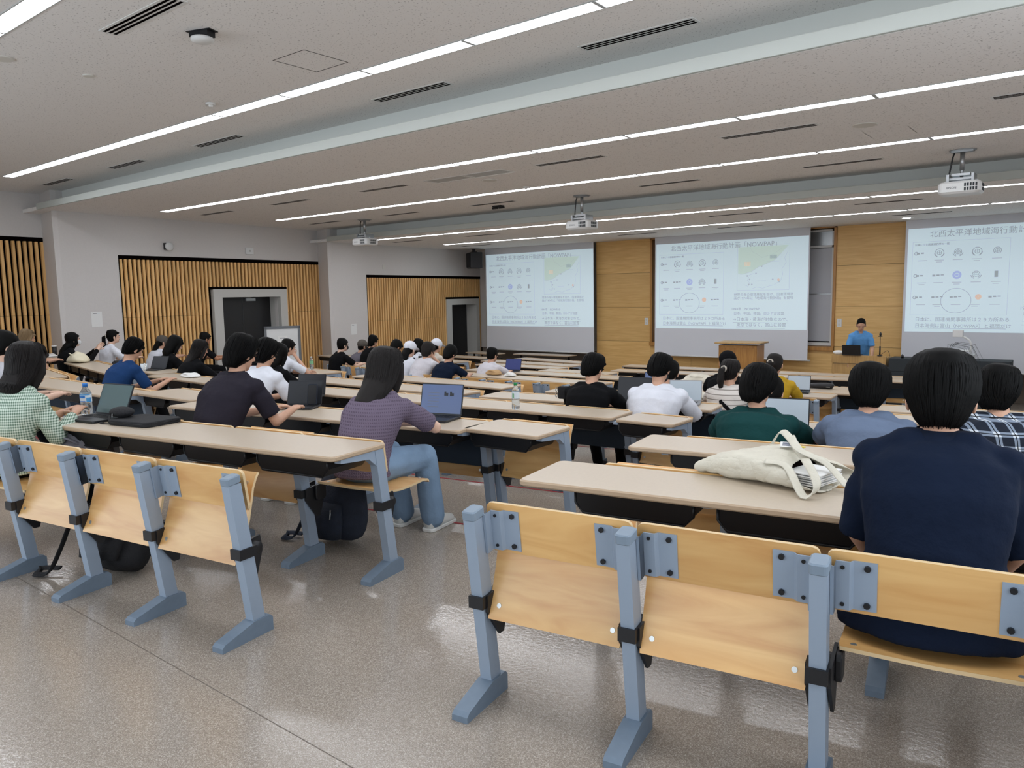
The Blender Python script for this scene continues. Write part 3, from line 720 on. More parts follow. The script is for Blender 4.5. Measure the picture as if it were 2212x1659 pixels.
# people: head x, y, top z, floor z, facing angle (deg, + = towards the left wall)
PEOPLE = {
 'navy':(-.42,2.67,1.27,0,9), 'green':(-1.76,4.73,1.00,-.10,9), 'bluetee':(-1.12,4.78,1.03,-.10,9), 'plaid':(-.49,4.88,1.04,-.10,9),
 'mauve':(-2.09,5.87,.80,-.20,9), 'whitetee':(-3.02,5.83,.95,-.20,9), 'black':(-3.62,5.73,.94,-.20,9), 'stripe':(-2.98,7.23,.80,-.30,9),
 'blackcap':(-3.52,8.45,.77,-.40,9), 'mustard':(-3.00,8.53,.76,-.40,9), 'whitelap':(-3.59,7.14,.77,-.30,9), 'purple':(-3.43,3.11,1.17,0,9),
 'polo':(-4.71,2.96,1.23,0,9), 'ging':(-5.30,1.85,1.23,0,9), 'wt2':(-6.11,4.09,1.11,-.10,9), 'dk2':(-7.50,5.18,.97,-.20,0),
 'bl2':(-9.64,6.82,.88,-.30,-10), 'hd2':(-10.90,7.27,.85,-.32,-10), 'blacklong':(-9.73,5.48,.94,-.20,-10), 'hd3':(-13.64,7.80,.87,-.32,-10),
 'girlblk':(-10.67,5.63,.97,-.20,-10), 'cap1':(-14.6,7.45,.80,-.30,-10), 'navytee':(-8.61,4.06,1.07,-.10,0), 'pony':(-13.67,6.11,1.00,-.20,-10),
 'mask':(-13.46,5.37,.99,-.15,-10), 'blonde':(-13.00,4.54,1.08,-.10,-10), 'farleft':(-7.14,2.33,1.25,0,0),
 'm1':(-11.13,9.05,.74,-.45,-10), 'm2':(-12.41,10.61,.58,-.55,-10), 'm3':(-11.99,10.54,.70,-.55,-10), 'm4':(-9.43,8.79,.76,-.45,-10),
 'm5':(-9.03,8.72,.74,-.45,0), 'm6':(-10.42,10.29,.67,-.55,-10), 'm7':(-9.87,10.21,.68,-.55,-10), 'm8':(-8.55,8.65,.75,-.45,0),
 'm9':(-7.99,8.56,.72,-.45,0), 'm10':(-8.32,9.96,.59,-.545,0)}
B = bench
lab = lambda row, side, extra='': f'beige {row} desk bench in the {side}{extra}'
B('rearmost row of wooden folding seats without a desk, left of the aisle', -2.93, 1.85, 9, 6, .59, .755, False, side='R', group='rear seats without desks', occupied=[2])
B('rearmost row of wooden folding seats without a desk, right of the aisle', -1.755, 2.07, 8.5, 4, .57, .755, False, group='rear seats without desks', occupied=[2])
B('first desk bench from the back left of the aisle with black sleeve on it', -3.00, 2.72, 9, 4, .57, .755, panel=False, side='R', ohl=.3, occupied=[3])
B('first desk bench from the back right of the aisle with big tote bag', -1.78, 2.91, 9, 4, .57, .755, panel=False, ohl=.2)
B('second desk bench from the back where the purple knit woman leans', -3.36, 4.0, 8.5, 5, .57, .855, side='R')
B('short one-seat desk bench beside the end of the purple knit woman desk', -2.78, 4.13, 3, 1, .56, .855, panel=False, side='R')
B('second desk bench from the back right of the aisle behind the blue tee student', -2.0, 4.19, 9, 4, .57, .855, panel=False, ohl=.2)
B('second row desk bench in the centre left behind the open laptop', -7.26, 3.60, 0, 4, .6, .855, side='R')
B('desk bench joined between centre left bench and charcoal polo student', -6.28, 3.88, 0, 2, .48, .855, panel=False, side='R', dep=.42)
B('third desk bench from the back with green capped bottle on it', -3.08, 5.47, 4, 6, .61, .955, side='R')
B('short desk bench at the right end of the green capped bottle desk', -2.52, 5.40, 0, 1, .45, .955, panel=False, side='R', dep=.36)
B('third desk bench from the back at right in front of green shirt student', -1.95, 5.62, 9, 4, .57, .955)
B('third row desk bench behind the woman with black hair and blue charm', -9.85, 5.20, -3, 4, .6, .955, dep=.36)
B('narrow middle desk bench with the small mug, left of centre', -9.93, 5.42, -9, 1, .6, .955, side='R')
B('left block desk bench with cream bag and navy tee student', -10.62, 5.10, -11, 5, .6, .955, side='R')
B('far left desk bench by the slat wall with a white pouch', -14.6, 5.90, -9, 1, .72, .955, side='R')
B('left block desk bench tip beside the gingham shirt woman', -9.95, 3.93, -11, 5, .6, .88, side='R')
B('fourth desk bench with laptops before the black tee and white tee students', -2.90, 6.83, 8.2, 4, .61, 1.055, side='R')
B('fourth desk bench in the centre behind the purple knit woman laptop', -5.54, 6.45, -1.5, 5, .63, 1.055, side='R')
B('fourth desk bench at right seen between the two front heads', -1.75, 6.95, 9, 4, .57, 1.055)
B('fifth desk bench in the centre crossing above the open laptop screen', -6.0, 7.78, -1, 5, .58, 1.155, side='R')
B('fifth desk bench at left carrying the small green tea bottle', -9.59, 7.80, -6, 5, .6, 1.155, side='R')
B('fifth desk bench at right above the blue tee student', -1.95, 8.2, 9, 4, .57, 1.155)
B('fifth desk bench carrying the white tote and black case', -3.15, 8.12, 8, 4, .57, 1.155, side='R')
B('row of deskless wooden seats on the left behind the cross aisle', -11.3, 8.98, -10, 4, .5, 1.22, False, group='seats behind the cross aisle')
B('row of deskless wooden seats in the centre behind the cross aisle', -5.72, 8.50, 2, 6, .48, 1.22, False, side='R', group='seats behind the cross aisle')
B('row of deskless wooden seats at right by the mustard shirt person', -2.55, 8.66, 4, 3, .5, 1.22, False, side='R', group='seats behind the cross aisle')
B('front section first desk bench in the centre with paper bag', -8.79, 9.76, -1, 5, .6, 1.3, side='L', panel=True)
B('front section first desk bench at right behind mustard shirt person', -2.72, 9.95, 4, 3, .6, 1.3, panel=False, side='R')
B('front section first desk bench at left with thermos flask', -9.55, 9.70, -9, 4, .6, 1.3, side='R')
B('front section second desk bench where the white tee student leans', -10.0, 11.05, -9, 4, .6, 1.38, side='R')
B('front section second desk bench in the centre of the room', -9.72, 11.22, 1, 6, .56, 1.4)
B('front section second desk bench at right with black pencil case', -2.55, 11.72, 4, 5, .6, 1.42, side='R', dep=.75)
B('front section desk bench at far left behind the grey cap person', -13.45, 11.80, -9, 3, .6, 1.38, side='R')
B('front section third desk bench left of centre', -8.85, 13.05, 0, 4, .55, 1.5, side='R')
B('front section third desk bench starting behind the black tee student', -8.62, 12.1, 0, 3, .5, 1.44)
B('front section third desk bench at right below the lectern', -7.87, 13.4, 7, 9, .58, 1.52)
B('front section third desk bench on the left by the dark doorway', -11.7, 13.2, -10, 4, .55, 1.5, side='R', panel=False)
B('front section fourth desk bench left of centre', -9.22, 14.15, -4, 5, .55, 1.56, side='R')
B('front section fourth desk bench at right under the lecturer', -8.56, 15.12, 1, 9, .62, 1.6)
B('front section fifth desk bench under the left screen', -9.70, 15.22, -9, 4, .55, 1.6, side='R')
B('front section desk bench near the corner below the loudspeaker', -12.65, 15.2, -5, 3, .55, 1.6, side='R', panel=False)

# ------------------------------------------------------------------ people
def mapped(name, rough, fn, bump=.25, bs=60):
    m = bpy.data.materials.new(name); m.use_nodes = True; MATS[name] = m; nt = m.node_tree; b = nt.nodes['Principled BSDF']; L = nt.links.new
    tc = nt.nodes.new('ShaderNodeTexCoord'); sx = nt.nodes.new('ShaderNodeSeparateXYZ'); L(tc.outputs['Object'], sx.inputs[0])
    fn(nt, L, sx, b); b.inputs['Roughness'].default_value = rough; b.inputs['Specular IOR Level'].default_value = .15
    n = nt.nodes.new('ShaderNodeTexNoise'); n.inputs['Scale'].default_value = bs; L(tc.outputs['Object'], n.inputs['Vector'])
    bp = nt.nodes.new('ShaderNodeBump'); bp.inputs['Strength'].default_value = bump; bp.inputs['Distance'].default_value = .01; L(n.outputs['Fac'], bp.inputs['Height']); L(bp.outputs[0], b.inputs['Normal'])
def mth(nt, op, a, b=None):
    m = nt.nodes.new('ShaderNodeMath'); m.operation = op
    for i, v in enumerate((a, b)):
        if v is None: continue
        if hasattr(v, 'is_output'): nt.links.new(v, m.inputs[i])
        else: m.inputs[i].default_value = v
    return m.outputs[0]
def stripes(nt, src, freq, duty, ph=0):
    return mth(nt, 'LESS_THAN', mth(nt, 'FRACT', mth(nt, 'ADD', mth(nt, 'MULTIPLY', src, freq), 50+ph)), duty)
def mixc(nt, f, a, b):
    m = nt.nodes.new('ShaderNodeMix'); m.data_type = 'RGBA'; nt.links.new(f, m.inputs[0])
    for i, c in ((6, a), (7, b)):
        if hasattr(c, 'is_output'): nt.links.new(c, m.inputs[i])
        else: m.inputs[i].default_value = lin(c)
    return m.outputs[2]
def gingham(nt, L, sx, b):
    u = mth(nt, 'ADD', sx.outputs[0], sx.outputs[1]); a = stripes(nt, u, 62, .5); c = stripes(nt, sx.outputs[2], 62, .5)
    s = mth(nt, 'MULTIPLY', mth(nt, 'ADD', a, c), .5); L(mixc(nt, s, 'CFDCD0', '5F7A68'), b.inputs['Base Color'])
def plaid(nt, L, sx, b):
    u = mth(nt, 'ADD', mth(nt, 'MULTIPLY', sx.outputs[0], .8), mth(nt, 'MULTIPLY', sx.outputs[1], .5)); v = sx.outputs[2]
    w = mth(nt, 'MAXIMUM', stripes(nt, u, 15, .34), stripes(nt, v, 15, .34)); w2 = mth(nt, 'MULTIPLY', stripes(nt, u, 15, .34), stripes(nt, v, 15, .34))
    t = mth(nt, 'MAXIMUM', stripes(nt, u, 15, .06, .86), stripes(nt, v, 15, .06, .86))
    L(mixc(nt, t, mixc(nt, w2, mixc(nt, w, '1E2430', '7C8899'), 'C5CCD4'), '0E1016'), b.inputs['Base Color'])
def hstripe(nt, L, sx, b):
    L(mixc(nt, stripes(nt, sx.outputs[2], 22, .18), 'D6D0CA', '8E8780'), b.inputs['Base Color'])
def knit(nt, L, sx, b):
    u = stripes(nt, sx.outputs[2], 55, .45); v = stripes(nt, mth(nt, 'ADD', sx.outputs[0], sx.outputs[1]), 60, .5)
    L(mixc(nt, mth(nt, 'MULTIPLY', u, v), '6C6172', '574D5E'), b.inputs['Base Color'])
mapped('cloth_gingham', .85, gingham); mapped('cloth_plaid', .8, plaid); mapped('cloth_stripe', .85, hstripe); mapped('cloth_knit', .9, knit, .5, 120)
for n, c in dict(navy='0F1A2E', green='143C3C', bluegrey='66748C', white='DADDE6', black='0B0C0F', charcoal='29262F', mustard='B8942A', grey='6A6670', greywhite='CDCBD2',
                 mauve='6E5852', blue='1C3A66', skyblue='5E97CF', beige='C9C0B4', denim='7A92AC', khaki='5A5550', lightgrey='B9B8BE').items():
    mat('cloth_'+n, c, .9, 0, .08, 5, .25, 45, spec=.15)
mat('sole', 'DADBD8', .6); mat('shoe_dark', '1C1D21', .6)
PEND = []
def fused(name, mb, mt, parent, vox, it=5, extra=None, disp=0):
    me = mb.mesh(name, mt); o = obj(name, me, parent)
    r = o.modifiers.new('r', 'REMESH'); r.mode = 'VOXEL'; r.voxel_size = vox; r.use_smooth_shade = True
    if it: q = o.modifiers.new('s', 'SMOOTH'); q.factor = .6; q.iterations = it
    if disp:
        tx = cached('wrinkle', lambda: bpy.data.textures.new('wrinkle', 'CLOUDS')); tx.noise_scale = .09; tx.noise_depth = 2
        d = o.modifiers.new('d', 'DISPLACE'); d.texture = tx; d.strength = disp; d.mid_level = .5; d.texture_coords = 'LOCAL'
    PEND.append((o, extra)); return o
def finish():
    dg = bpy.context.evaluated_depsgraph_get(); res = []
    for o, ex in PEND: res.append(bpy.data.meshes.new_from_object(o.evaluated_get(dg)))
    for (o, ex), me in zip(PEND, res):
        o.modifiers.clear(); mats = [m for m in o.data.materials]
        me.materials.clear()
        for m in mats: me.materials.append(m)
        if ex:
            bm = bmesh.new(); bm.from_mesh(me); em = ex.mesh('x', [m for m in mats]); bm.from_mesh(em); bm.to_mesh(me); bm.free()
        o.data = me
def hand(sk, ex, W, d, nrm, side, s=1, curl=.5):
    """palm fused into the body, five fingers rooted in it. W wrist, d forearm direction, nrm = back of the hand"""
    d = d.normalized(); nrm = (nrm-d*nrm.dot(d)).normalized(); sd = d.cross(nrm)*side
    sk.tube([W, W+d*.03*s, W+d*.06*s, W+d*.085*s], [(.026*s, .018*s), (.034*s, .017*s), (.04*s, .015*s), (.038*s, .012*s)], 10, up=tuple(sd))
    for k, (off, ln) in enumerate(((-.030, .060), (-.010, .074), (.010, .070), (.029, .054))):
        b0 = W+d*.075*s+sd*off*s; a = curl
        p1 = b0+(d*math.cos(a*.5)-nrm*math.sin(a*.5))*ln*.45*s; p2 = p1+(d*math.cos(a*1.3)-nrm*math.sin(a*1.3))*ln*.33*s; p3 = p2+(d*math.cos(a*2)-nrm*math.sin(a*2))*ln*.25*s
        ex.tube([b0-d*.02, b0, p1, p2, p3], [.0085*s, .009*s, .0085*s, .0075*s, .005*s], 7)
    b0 = W+d*.025*s-sd*.030*s; t1 = b0+(d*.7-sd*.75-nrm*.25)*.035*s; t2 = t1+(d*.95-sd*.25-nrm*.3)*.032*s
    ex.tube([W+d*.015, b0, t1, t2], [.011*s, .011*s, .010*s, .007*s], 7)
def ribbons(mb, cen, rad, n, seed, z0, z1=1.0, flare=.0, wid=.004, zend=None, face=50):
    rnd = random.Random(seed)
    for i in range(n):
        th = rnd.uniform(0, 2*math.pi)
        if abs(((math.degrees(th)-90+180) % 360)-180) < face and rnd.random() < .85: continue     # leave the face free (+y)
        k = 1+rnd.uniform(-.005, .035); pts = []; ph0 = rnd.uniform(.02, .5); ph1 = z0+rnd.uniform(-.12, .1)
        dth = rnd.uniform(-.3, .3)
        for q in range(7):
            t = q/6; ph = ph0+(ph1-ph0)*t; a = th+dth*t
            pts.append(Vector((cen[0]+rad[0]*k*math.sin(ph)*math.cos(a), cen[1]+rad[1]*k*math.sin(ph)*math.sin(a), cen[2]+rad[2]*k*math.cos(ph))))
        w = rnd.uniform(.6, 1.3)*wid
        mb.tube(pts, [(w*.5, w*.4), (w, w*.5), (w, w*.5), (w, w*.5), (w*.9, w*.4), (w*.7, w*.3), (.0004, .0004)], 4, caps=False)
def person(key, label, hair='short', hmat='hair', top='white', sleeves='short', skin='skin', lean=.20, yaw=0, pitch=15, sw=.19, arms='desk', vox=.013, bulk=1.0, pants='cloth_black', mask=None, dz=None, strands=0, hs=1.0, cat='person', standing=False, shoes='shoe_dark', group=None, collar=False, legs=True, lr=1.0, ank=.56, hipw=.19, disp=.012, bend=0, hroll=0):
    hx, hy, hz, fz, ang = PEOPLE[key]; a = R(ang)
    bx = hx+math.sin(a)*lean; by = hy-math.cos(a)*lean
    t = thing('person', label, cat, (bx, by, fz), a, group)
    H = hz-fz; dz = .66 if dz is None else dz
    yr, pr = R(yaw), R(pitch)
    Q = Matrix.Rotation(yr, 3, 'Z') @ Matrix.Rotation(-pr, 3, 'X')
    Hc = Vector((0, lean, H-.118*hs))                      # head centre
    Nk = Hc+Vector((0, -.055-.04*math.sin(pr), -.150*hs))   # neck base
    hipz = .52 if not standing else .95
    hip = Vector((0, .0, hipz)); back = -.045 if not standing else -.01
    sy, sz = Nk.y-.01, Nk.z-.035
    S1 = hip.lerp(Vector((0, sy, sz)), .35)+Vector((0, back, 0)); S2 = hip.lerp(Vector((0, sy, sz)), .7)+Vector((0, back*.9, 0))
    sk = MB(); ex = MB()
    # head: skull, jaw, nose, ears
    def hp(x, y, z): return Hc+Q @ (Vector((x, y, z))*hs)
    sk.ell(hp(0, -.008, .018), (.076*hs, .092*hs, .098*hs), 20, 14, rot=Q); sk.ell(hp(0, .028, -.052), (.054*hs, .058*hs, .062*hs), 16, 12, rot=Q)
    sk.tube([hp(0, .088, .012), hp(0, .106, -.018), hp(0, .084, -.03)], [.006, .012, .008], 8)
    sk.ell(hp(0, .078, -.058), (.021, .012, .008), 10, 6, rot=Q); sk.ell(hp(0, .066, -.095), (.024, .018, .016), 10, 6, rot=Q)
    for s in (-1, 1):
        ex.ell(hp(s*(.092 if hair == 'mush' else .086), -.008, -.040 if hair == 'mush' else -.022), (.008, .018, .031), 10, 8, rot=Q @ Matrix.Rotation(R(s*18), 3, 'Z'))
        sk.ell(hp(s*.032, .073, .032), (.024, .012, .008), 8, 6, rot=Q)
    sk.tube([hp(0, -.02, -.06), Hc.lerp(Nk, .75), Nk+Vector((0, -.01, -.03))], [(.052, .056), (.052, .054), (.075, .062)], 14)
    # torso inside the clothes
    sk.tube([hip, S1, S2, Vector((0, sy, sz-.02)), Nk], [(.14*bulk, .09), (.13*bulk, .085), (.15*bulk, .09), (.15*bulk, .075), (.055, .05)], 16)
    sh = MB(); k = bulk
    sh.tube([hip+Vector((0, -.01, -.065 if not standing else -.12)), hip+Vector((0, -.01, .03)), S1, S2, S2.lerp(Vector((0, sy, sz)), .6), Vector((0, sy, sz+.012)), Nk+Vector((0, -.008, .002))],
            [(hipw*k, .145*k), (hipw*.98*k, .14*k), (.175*k, .125*k), (.20*k, .13*k), (.20*k, .115*k), (.125*k, .085), (.062, .058)], 20, up=(1, 0, 0))
    for s in (-1, 1):
        Sh = Vector((s*sw, sy+.005, sz-.035))
        if arms == 'desk': E = Vector((s*(sw+.075), sy+.17, max(dz+.03, sz-.27))); Wr = Vector((s*.11, sy+.40, dz+.045))
        elif arms == 'fold': E = Vector((s*(sw+.06), sy+.22, dz+.045)); Wr = Vector((s*.0, sy+.34+.03*s, dz+.045))
        elif arms == 'near': E = Vector((s*(sw+.03), sy+.08, sz-.26)); Wr = Vector((s*.07, sy+.28, dz+.04))
        elif arms == 'down': E = Vector((s*(sw+.03), sy+.03, sz-.29)); Wr = Vector((s*(sw-.02), sy+.18, sz-.44))
        elif arms == 'stand': E = Vector((s*(sw+.05), sy+.05, sz-.29)); Wr = Vector((s*(sw+.03), sy+.16, sz-.53))
        elif arms == 'chin':
            E = Vector((s*(sw+.03), sy+.26, dz+.05)); Wr = hp(s*.05, .10, -.10) if s > 0 else Vector((-.05, sy+.38, dz+.04))
        elif arms == 'clap': E = Vector((s*(sw+.04), sy+.20, sz-.20)); Wr = Vector((s*.05+.05, sy+.40, sz+.02))
        elif arms == 'type': E = Vector((s*(sw+.06), sy+.12, sz-.28)); Wr = Vector((s*.10+.06, sy+.36, dz+.05))
        sk.cap(Sh.lerp(E, .12)-Vector((s*.012, 0, 0)), .040, E, .036); sk.cap(E, .038, Wr, .025)
        d = (Wr-E); nrm = Vector((0, 0, 1)) if arms not in ('clap', 'chin') else Vector((-s, 0, .2))
        hand(sk, ex, Wr, d, nrm, s, 1, .45)
        r0 = .064*k
        sh.tube([Nk+Vector((0, -.012, -.02)), Nk.lerp(Sh, .5)+Vector((0, -.012, .012)), Sh+Vector((-s*.01, 0, .0))], [.056, .060, .062], 12)
        sh.ell(Sh+Vector((-s*.008, 0, -.004)), (r0, r0, r0), 14, 10)
        if sleeves == 'short': sh.tube([Sh-Vector((s*.04, 0, 0)), Sh.lerp(E, .35), Sh.lerp(E, .80)], [r0, r0*.98, r0*.95], 14)
        elif sleeves == 'half': sh.tube([Sh-Vector((s*.04, 0, 0)), Sh.lerp(E, .5), E+(E-Sh)*.04], [r0, r0*.95, r0*.92], 14)
        else:
            sh.tube([Sh-Vector((s*.04, 0, 0)), Sh.lerp(E, .5), E], [r0, r0*.9, r0*.8], 14); sh.ell(E, (r0*.8,)*3, 12, 8); sh.tube([E, E.lerp(Wr, .5), E.lerp(Wr, .93)], [r0*.8, r0*.66, r0*.55], 12)
    if collar:
        cl = MB(); n = 18; vs = []
        for i in range(n+1):
            th = R(-60+300*i/n+60+150-30); c, s_ = math.cos(th), math.sin(th)
            vs += [tuple(Nk+Vector((.070*c, .064*s_, -.012))), tuple(Nk+Vector((.063*c, .058*s_, .034))), tuple(Nk+Vector((.084*c, .080*s_, -.014-.012*abs(c))))]
        fs = []
        for i in range(n): b0 = i*3; fs += [(b0, b0+3, b0+4, b0+1), (b0+1, b0+4, b0+5, b0+2)]
        cl.add(vs, fs, 0, True); obj('collar', cl.mesh('collar', top), t)
    else:
        cl = MB(); cl.tube([tuple(Nk+Vector((.064*math.cos(R(q)), .060*math.sin(R(q)), .004))) for q in range(0, 361, 20)], .008, 6, caps=False); obj('neckband', cl.mesh('nb', top), t)
    tr = MB()
    if legs:
        if not standing:
            tr.ell(hip+Vector((0, .01, -.015)), (.185*k, .16, .10), 18, 12)
            for s in (-1, 1):
                Kn = Vector((s*.13, .42, .49)); An = Vector((s*.12, ank, .09))
                tr.cap(hip+Vector((s*.09, .02, -.01)), .088*k*lr, Kn, .062*lr); tr.cap(Kn, .062*lr, An, .050*lr*lr); sk.cap(hip+Vector((s*.09, .05, 0)), .05, Kn, .045); sk.cap(Kn, .045, An, .032)
                sm = MB(); F = ank-.06; sm.tube([(s*.12, F, .045), (s*.12, F+.06, .055), (s*.12, F+.16, .045), (s*.12, F+.24, .032), (s*.12, F+.27, .03)], [(.032, .035), (.04, .045), (.045, .038), (.042, .028), (.02, .018)], 12, up=(1, 0, 0))
                sm.rbox(s*.12-.046, s*.12+.046, F-.015, F+.28, .0, .022, .03); obj('shoe', sm.mesh('shoe', shoes), t)
        else:
            tr.ell(hip, (.17, .12, .12), 18, 12)
            for s in (-1, 1):
                tr.cap(hip+Vector((s*.09, 0, -.05)), .085, Vector((s*.10, 0, .48)), .06); tr.cap(Vector((s*.10, 0, .48)), .06, Vector((s*.10, -.01, .10)), .045)
                sk.cap(hip+Vector((s*.09, 0, 0)), .05, Vector((s*.10, -.01, .1)), .032)
                sm = MB(); sm.tube([(s*.11, -.06, .05), (s*.11, 0, .06), (s*.11, .1, .045), (s*.11, .2, .03)], [(.035, .04), (.04, .05), (.045, .036), (.03, .02)], 12, up=(1, 0, 0)); obj('shoe', sm.mesh('shoe', shoes), t)
    if key in ('stripe', 'whitelap'):
        obj('bag_strap', MB().tube([(-.10, sy+.03, sz+.045), (-.09, sy-.07, sz+.02), (-.02, S2.y-.145*k, S2.z), (.10, S1.y-.135*k, S1.z), (.18, S1.y-.04, S1.z-.12)], [(.018, .004)]*5, 8, up=(1, 0, .5)).mesh('strap', 'cloth_black'), t, label='black bag strap across the back')
    b = fused('body', sk, skin, t, vox*.75, 3, ex)
    fused('shirt', sh, top, t, vox, 5, None, disp)
    if legs: fused('trousers', tr, pants, t, vox*1.15, 4, None, disp)
    for s in (-1, 1):
        obj('eye', cached('eye', lambda: MB().ell((0, 0, 0), (.012, .006, .006), 8, 6).mesh('eye', 'eye_dark')), b, tuple(hp(s*.032, .086, .013)), rot=(-pr, 0, yr))
    obj('mouth', cached('mouth', lambda: MB().ell((0, 0, 0), (.021, .005, .005), 8, 6).mesh('lip', 'lip')), b, tuple(hp(0, .088, -.058)), rot=(-pr, 0, yr))
    # hair
    h = MB(); g = hs
    e = {'short': .92, 'crop': .82, 'mush': 1.0, 'bowl': .98, 'bob': .98, 'long': .96, 'pony': .86, 'bun': .86, 'cap': .84}[hair]
    X = Q @ Vector((1, 0, 0))
    prof = [(hp(0, -.012, .134*(.6+.4*e)), .012, .012), (hp(0, -.012, .126*(.6+.4*e)), .050, .054), (hp(0, -.014, .106), .080, .086), (hp(0, -.017, .072), .099, .102), (hp(0, -.022, .025), .106, .104), (hp(0, -.034, -.02), .102, .089)]
    if hair in ('bob', 'long'):
        prof += [(hp(0, -.044, -.07), .103, .078), (Vector((0, Nk.y-.048, Nk.z+.035)), .103, .066)]
        if hair == 'bob': prof += [(Vector((0, Nk.y-.055, Nk.z-.02)), .092, .045), (Vector((0, Nk.y-.058, Nk.z-.05)), .05, .02)]
        else: prof += [(Vector((-.012, sy-.10*k-.01, sz+.0)), .092, .042), (Vector((-.03, sy-.125*k-.015, sz-.12)), .068, .026), (Vector((-.045, sy-.13*k-.015, sz-.24)), .022, .009)]
    elif hair in ('short', 'crop', 'pony', 'bun', 'cap'): prof += [(hp(0, -.045, -.055), .086, .066), (hp(0, -.050, -.082), .066, .044), (hp(0, -.050, -.10), .035, .02)]
    else: prof += [(hp(0, -.046, -.06), .084 if hair == 'mush' else .090, .070), (hp(0, -.053, -.095), .072, .050), (hp(0, -.055, -.125), .052, .034)]
    prof = [(c, a_*e*g, b_*e*g) for c, a_, b_ in prof]
    h.tube([c for c, _, _ in prof][::-1], [(a_, b_) for _, a_, b_ in prof][::-1], 22, up=tuple(X))
    if hair not in ('crop', 'cap'):
        h.tube([hp(-.062, .062, .056), hp(0, .086, .056), hp(.062, .062, .056)], [.017, .020, .017], 8)
        if hair in ('short', 'mush', 'bowl'):
            for s in (-1, 1): h.ell(hp(s*.076*e, .018, .006), (.014*g, .028*g, .042*g), 10, 8, rot=Q)
    if hair in ('long', 'bob'):
        for s in (-1, 1): h.tube([hp(s*.078, .03, .04), hp(s*.084, .028, -.05), Vector((s*.085, Nk.y+.035, Nk.z+.01))], [.020, .024, .014], 8)
    if hair == 'pony':
        h.tube([hp(0, -.11, .02), hp(0, -.155, -.0), hp(0, -.16, -.09)+Vector((0, 0, -.02)), hp(0, -.14, -.09)+Vector((0, 0, -.15))], [.018, .032, .036, .010], 12)
        obj('scrunchie', MB().tube([tuple(hp(.026*math.cos(R(q)), -.125, .012+.026*math.sin(R(q)))) for q in range(0, 361, 30)], .009, 6, caps=False).mesh('sc', 'cloth_beige'), t)
    if hair == 'bun':
        h.ell(hp(0, -.12, -.02), (.045, .035, .04), 12, 10, rot=Q)
        obj('hair_clip', MB().tube([tuple(hp(.03*math.cos(R(q)), -.155, .03*math.sin(R(q)))) for q in range(0, 181, 20)], .008, 6).mesh('sc', 'cloth_beige'), t)
    hx2 = MB()
    if strands:
        rnd = random.Random(sum(map(ord, key))); n = len(prof)-1; wid = .0038 if strands > 300 else .006
        def at(t, th, kk):
            i_ = min(int(t), n-1); f_ = t-i_; (c0, a0, b0), (c1, a1, b1) = prof[i_], prof[i_+1]
            c = c0.lerp(c1, f_); a_ = a0+(a1-a0)*f_; b_ = b0+(b1-b0)*f_; yv = Q @ Vector((0, 1, 0)) if t < 6 else Vector((0, 1, 0)); xv = X if t < 6 else Vector((1, 0, 0))
            return c+xv*(a_*kk*math.cos(th))+yv*(b_*kk*math.sin(th))
        for i in range(strands):
            th = rnd.uniform(0, 2*math.pi); dd = abs(((math.degrees(th)-90+180) % 360)-180)
            te = n-rnd.uniform(0, .9) if dd > 62 else rnd.uniform(2.2, 3.4); t0 = rnd.uniform(.1, 2.2); dth = rnd.uniform(-.22, .22); kk = rnd.uniform(.985, 1.03)
            if te-t0 < .8: continue
            pp = [at(t0+(te-t0)*q/9, th+dth*q/9, kk) for q in range(10)]; w = wid*rnd.uniform(.6, 1.3)
            hx2.tube(pp, [(w*.4, w*.3)]+[(w, w*.45)]*6+[(w*.8, w*.4), (w*.5, w*.3), (.0003, .0003)], 4, caps=False)
        if key == 'navy':
            for i in range(14):
                u = rnd.uniform(-1, 1); hx2.tube([hp(.01, -.02, .12), hp(.03+.02*u, -.03, .150+.006*u), hp(.075+.02*u, -.035, .140+.01*u), hp(.10+.02*u, -.03, .085+.02*u)], [.0003, .0003, .0003, .0001], 4, caps=False)
    fused('hair', h, hmat, t, vox*.8, 3, hx2 if strands else None, .006)
    if hair == 'cap':
        cp = MB(); 
        cp.ell(hp(0, -.014, .040), (.100, .114, .100), 18, 12, rot=Q); cp.tube([hp(0, .06, .045), hp(0, .12, .035), hp(0, .165, .020)], [(.085, .012), (.075, .008), (.045, .005)], 14, up=tuple(Q @ Vector((1, 0, 0))))
        return t, hp, Nk, cp, Q
    if mask:
        mk = MB(); mk.ell(hp(0, .068, -.048), (.050, .046, .048), 14, 10, rot=Q)
        for s in (-1, 1): mk.tube([hp(s*.045, .07, -.03), hp(s*.08, .0, .0)], .002, 5)
        obj('face_mask', mk.mesh('mask', mask), t)
    return t, hp, Nk, None, Q
def capped(key, label, capmat, **kw):
    t, hp, Nk, cp, Q = person(key, label, hair='cap', **kw); obj('cap', cp.mesh('cap', capmat), t); return t, hp, Nk
def add_long(t, hp, Nk, mt='hair', ln=.3):
    h = MB(); h.tube([hp(0, -.07, .0), Vector((0, Nk.y-.07, Nk.z+.05)), Vector((0, Nk.y-.12, Nk.z-.08)), Vector((0, Nk.y-.13, Nk.z-ln))], [(.075, .045), (.08, .05), (.07, .03), (.03, .01)], 14, up=(1, 0, 0)); obj('long_hair', h.mesh('lh', mt), t)
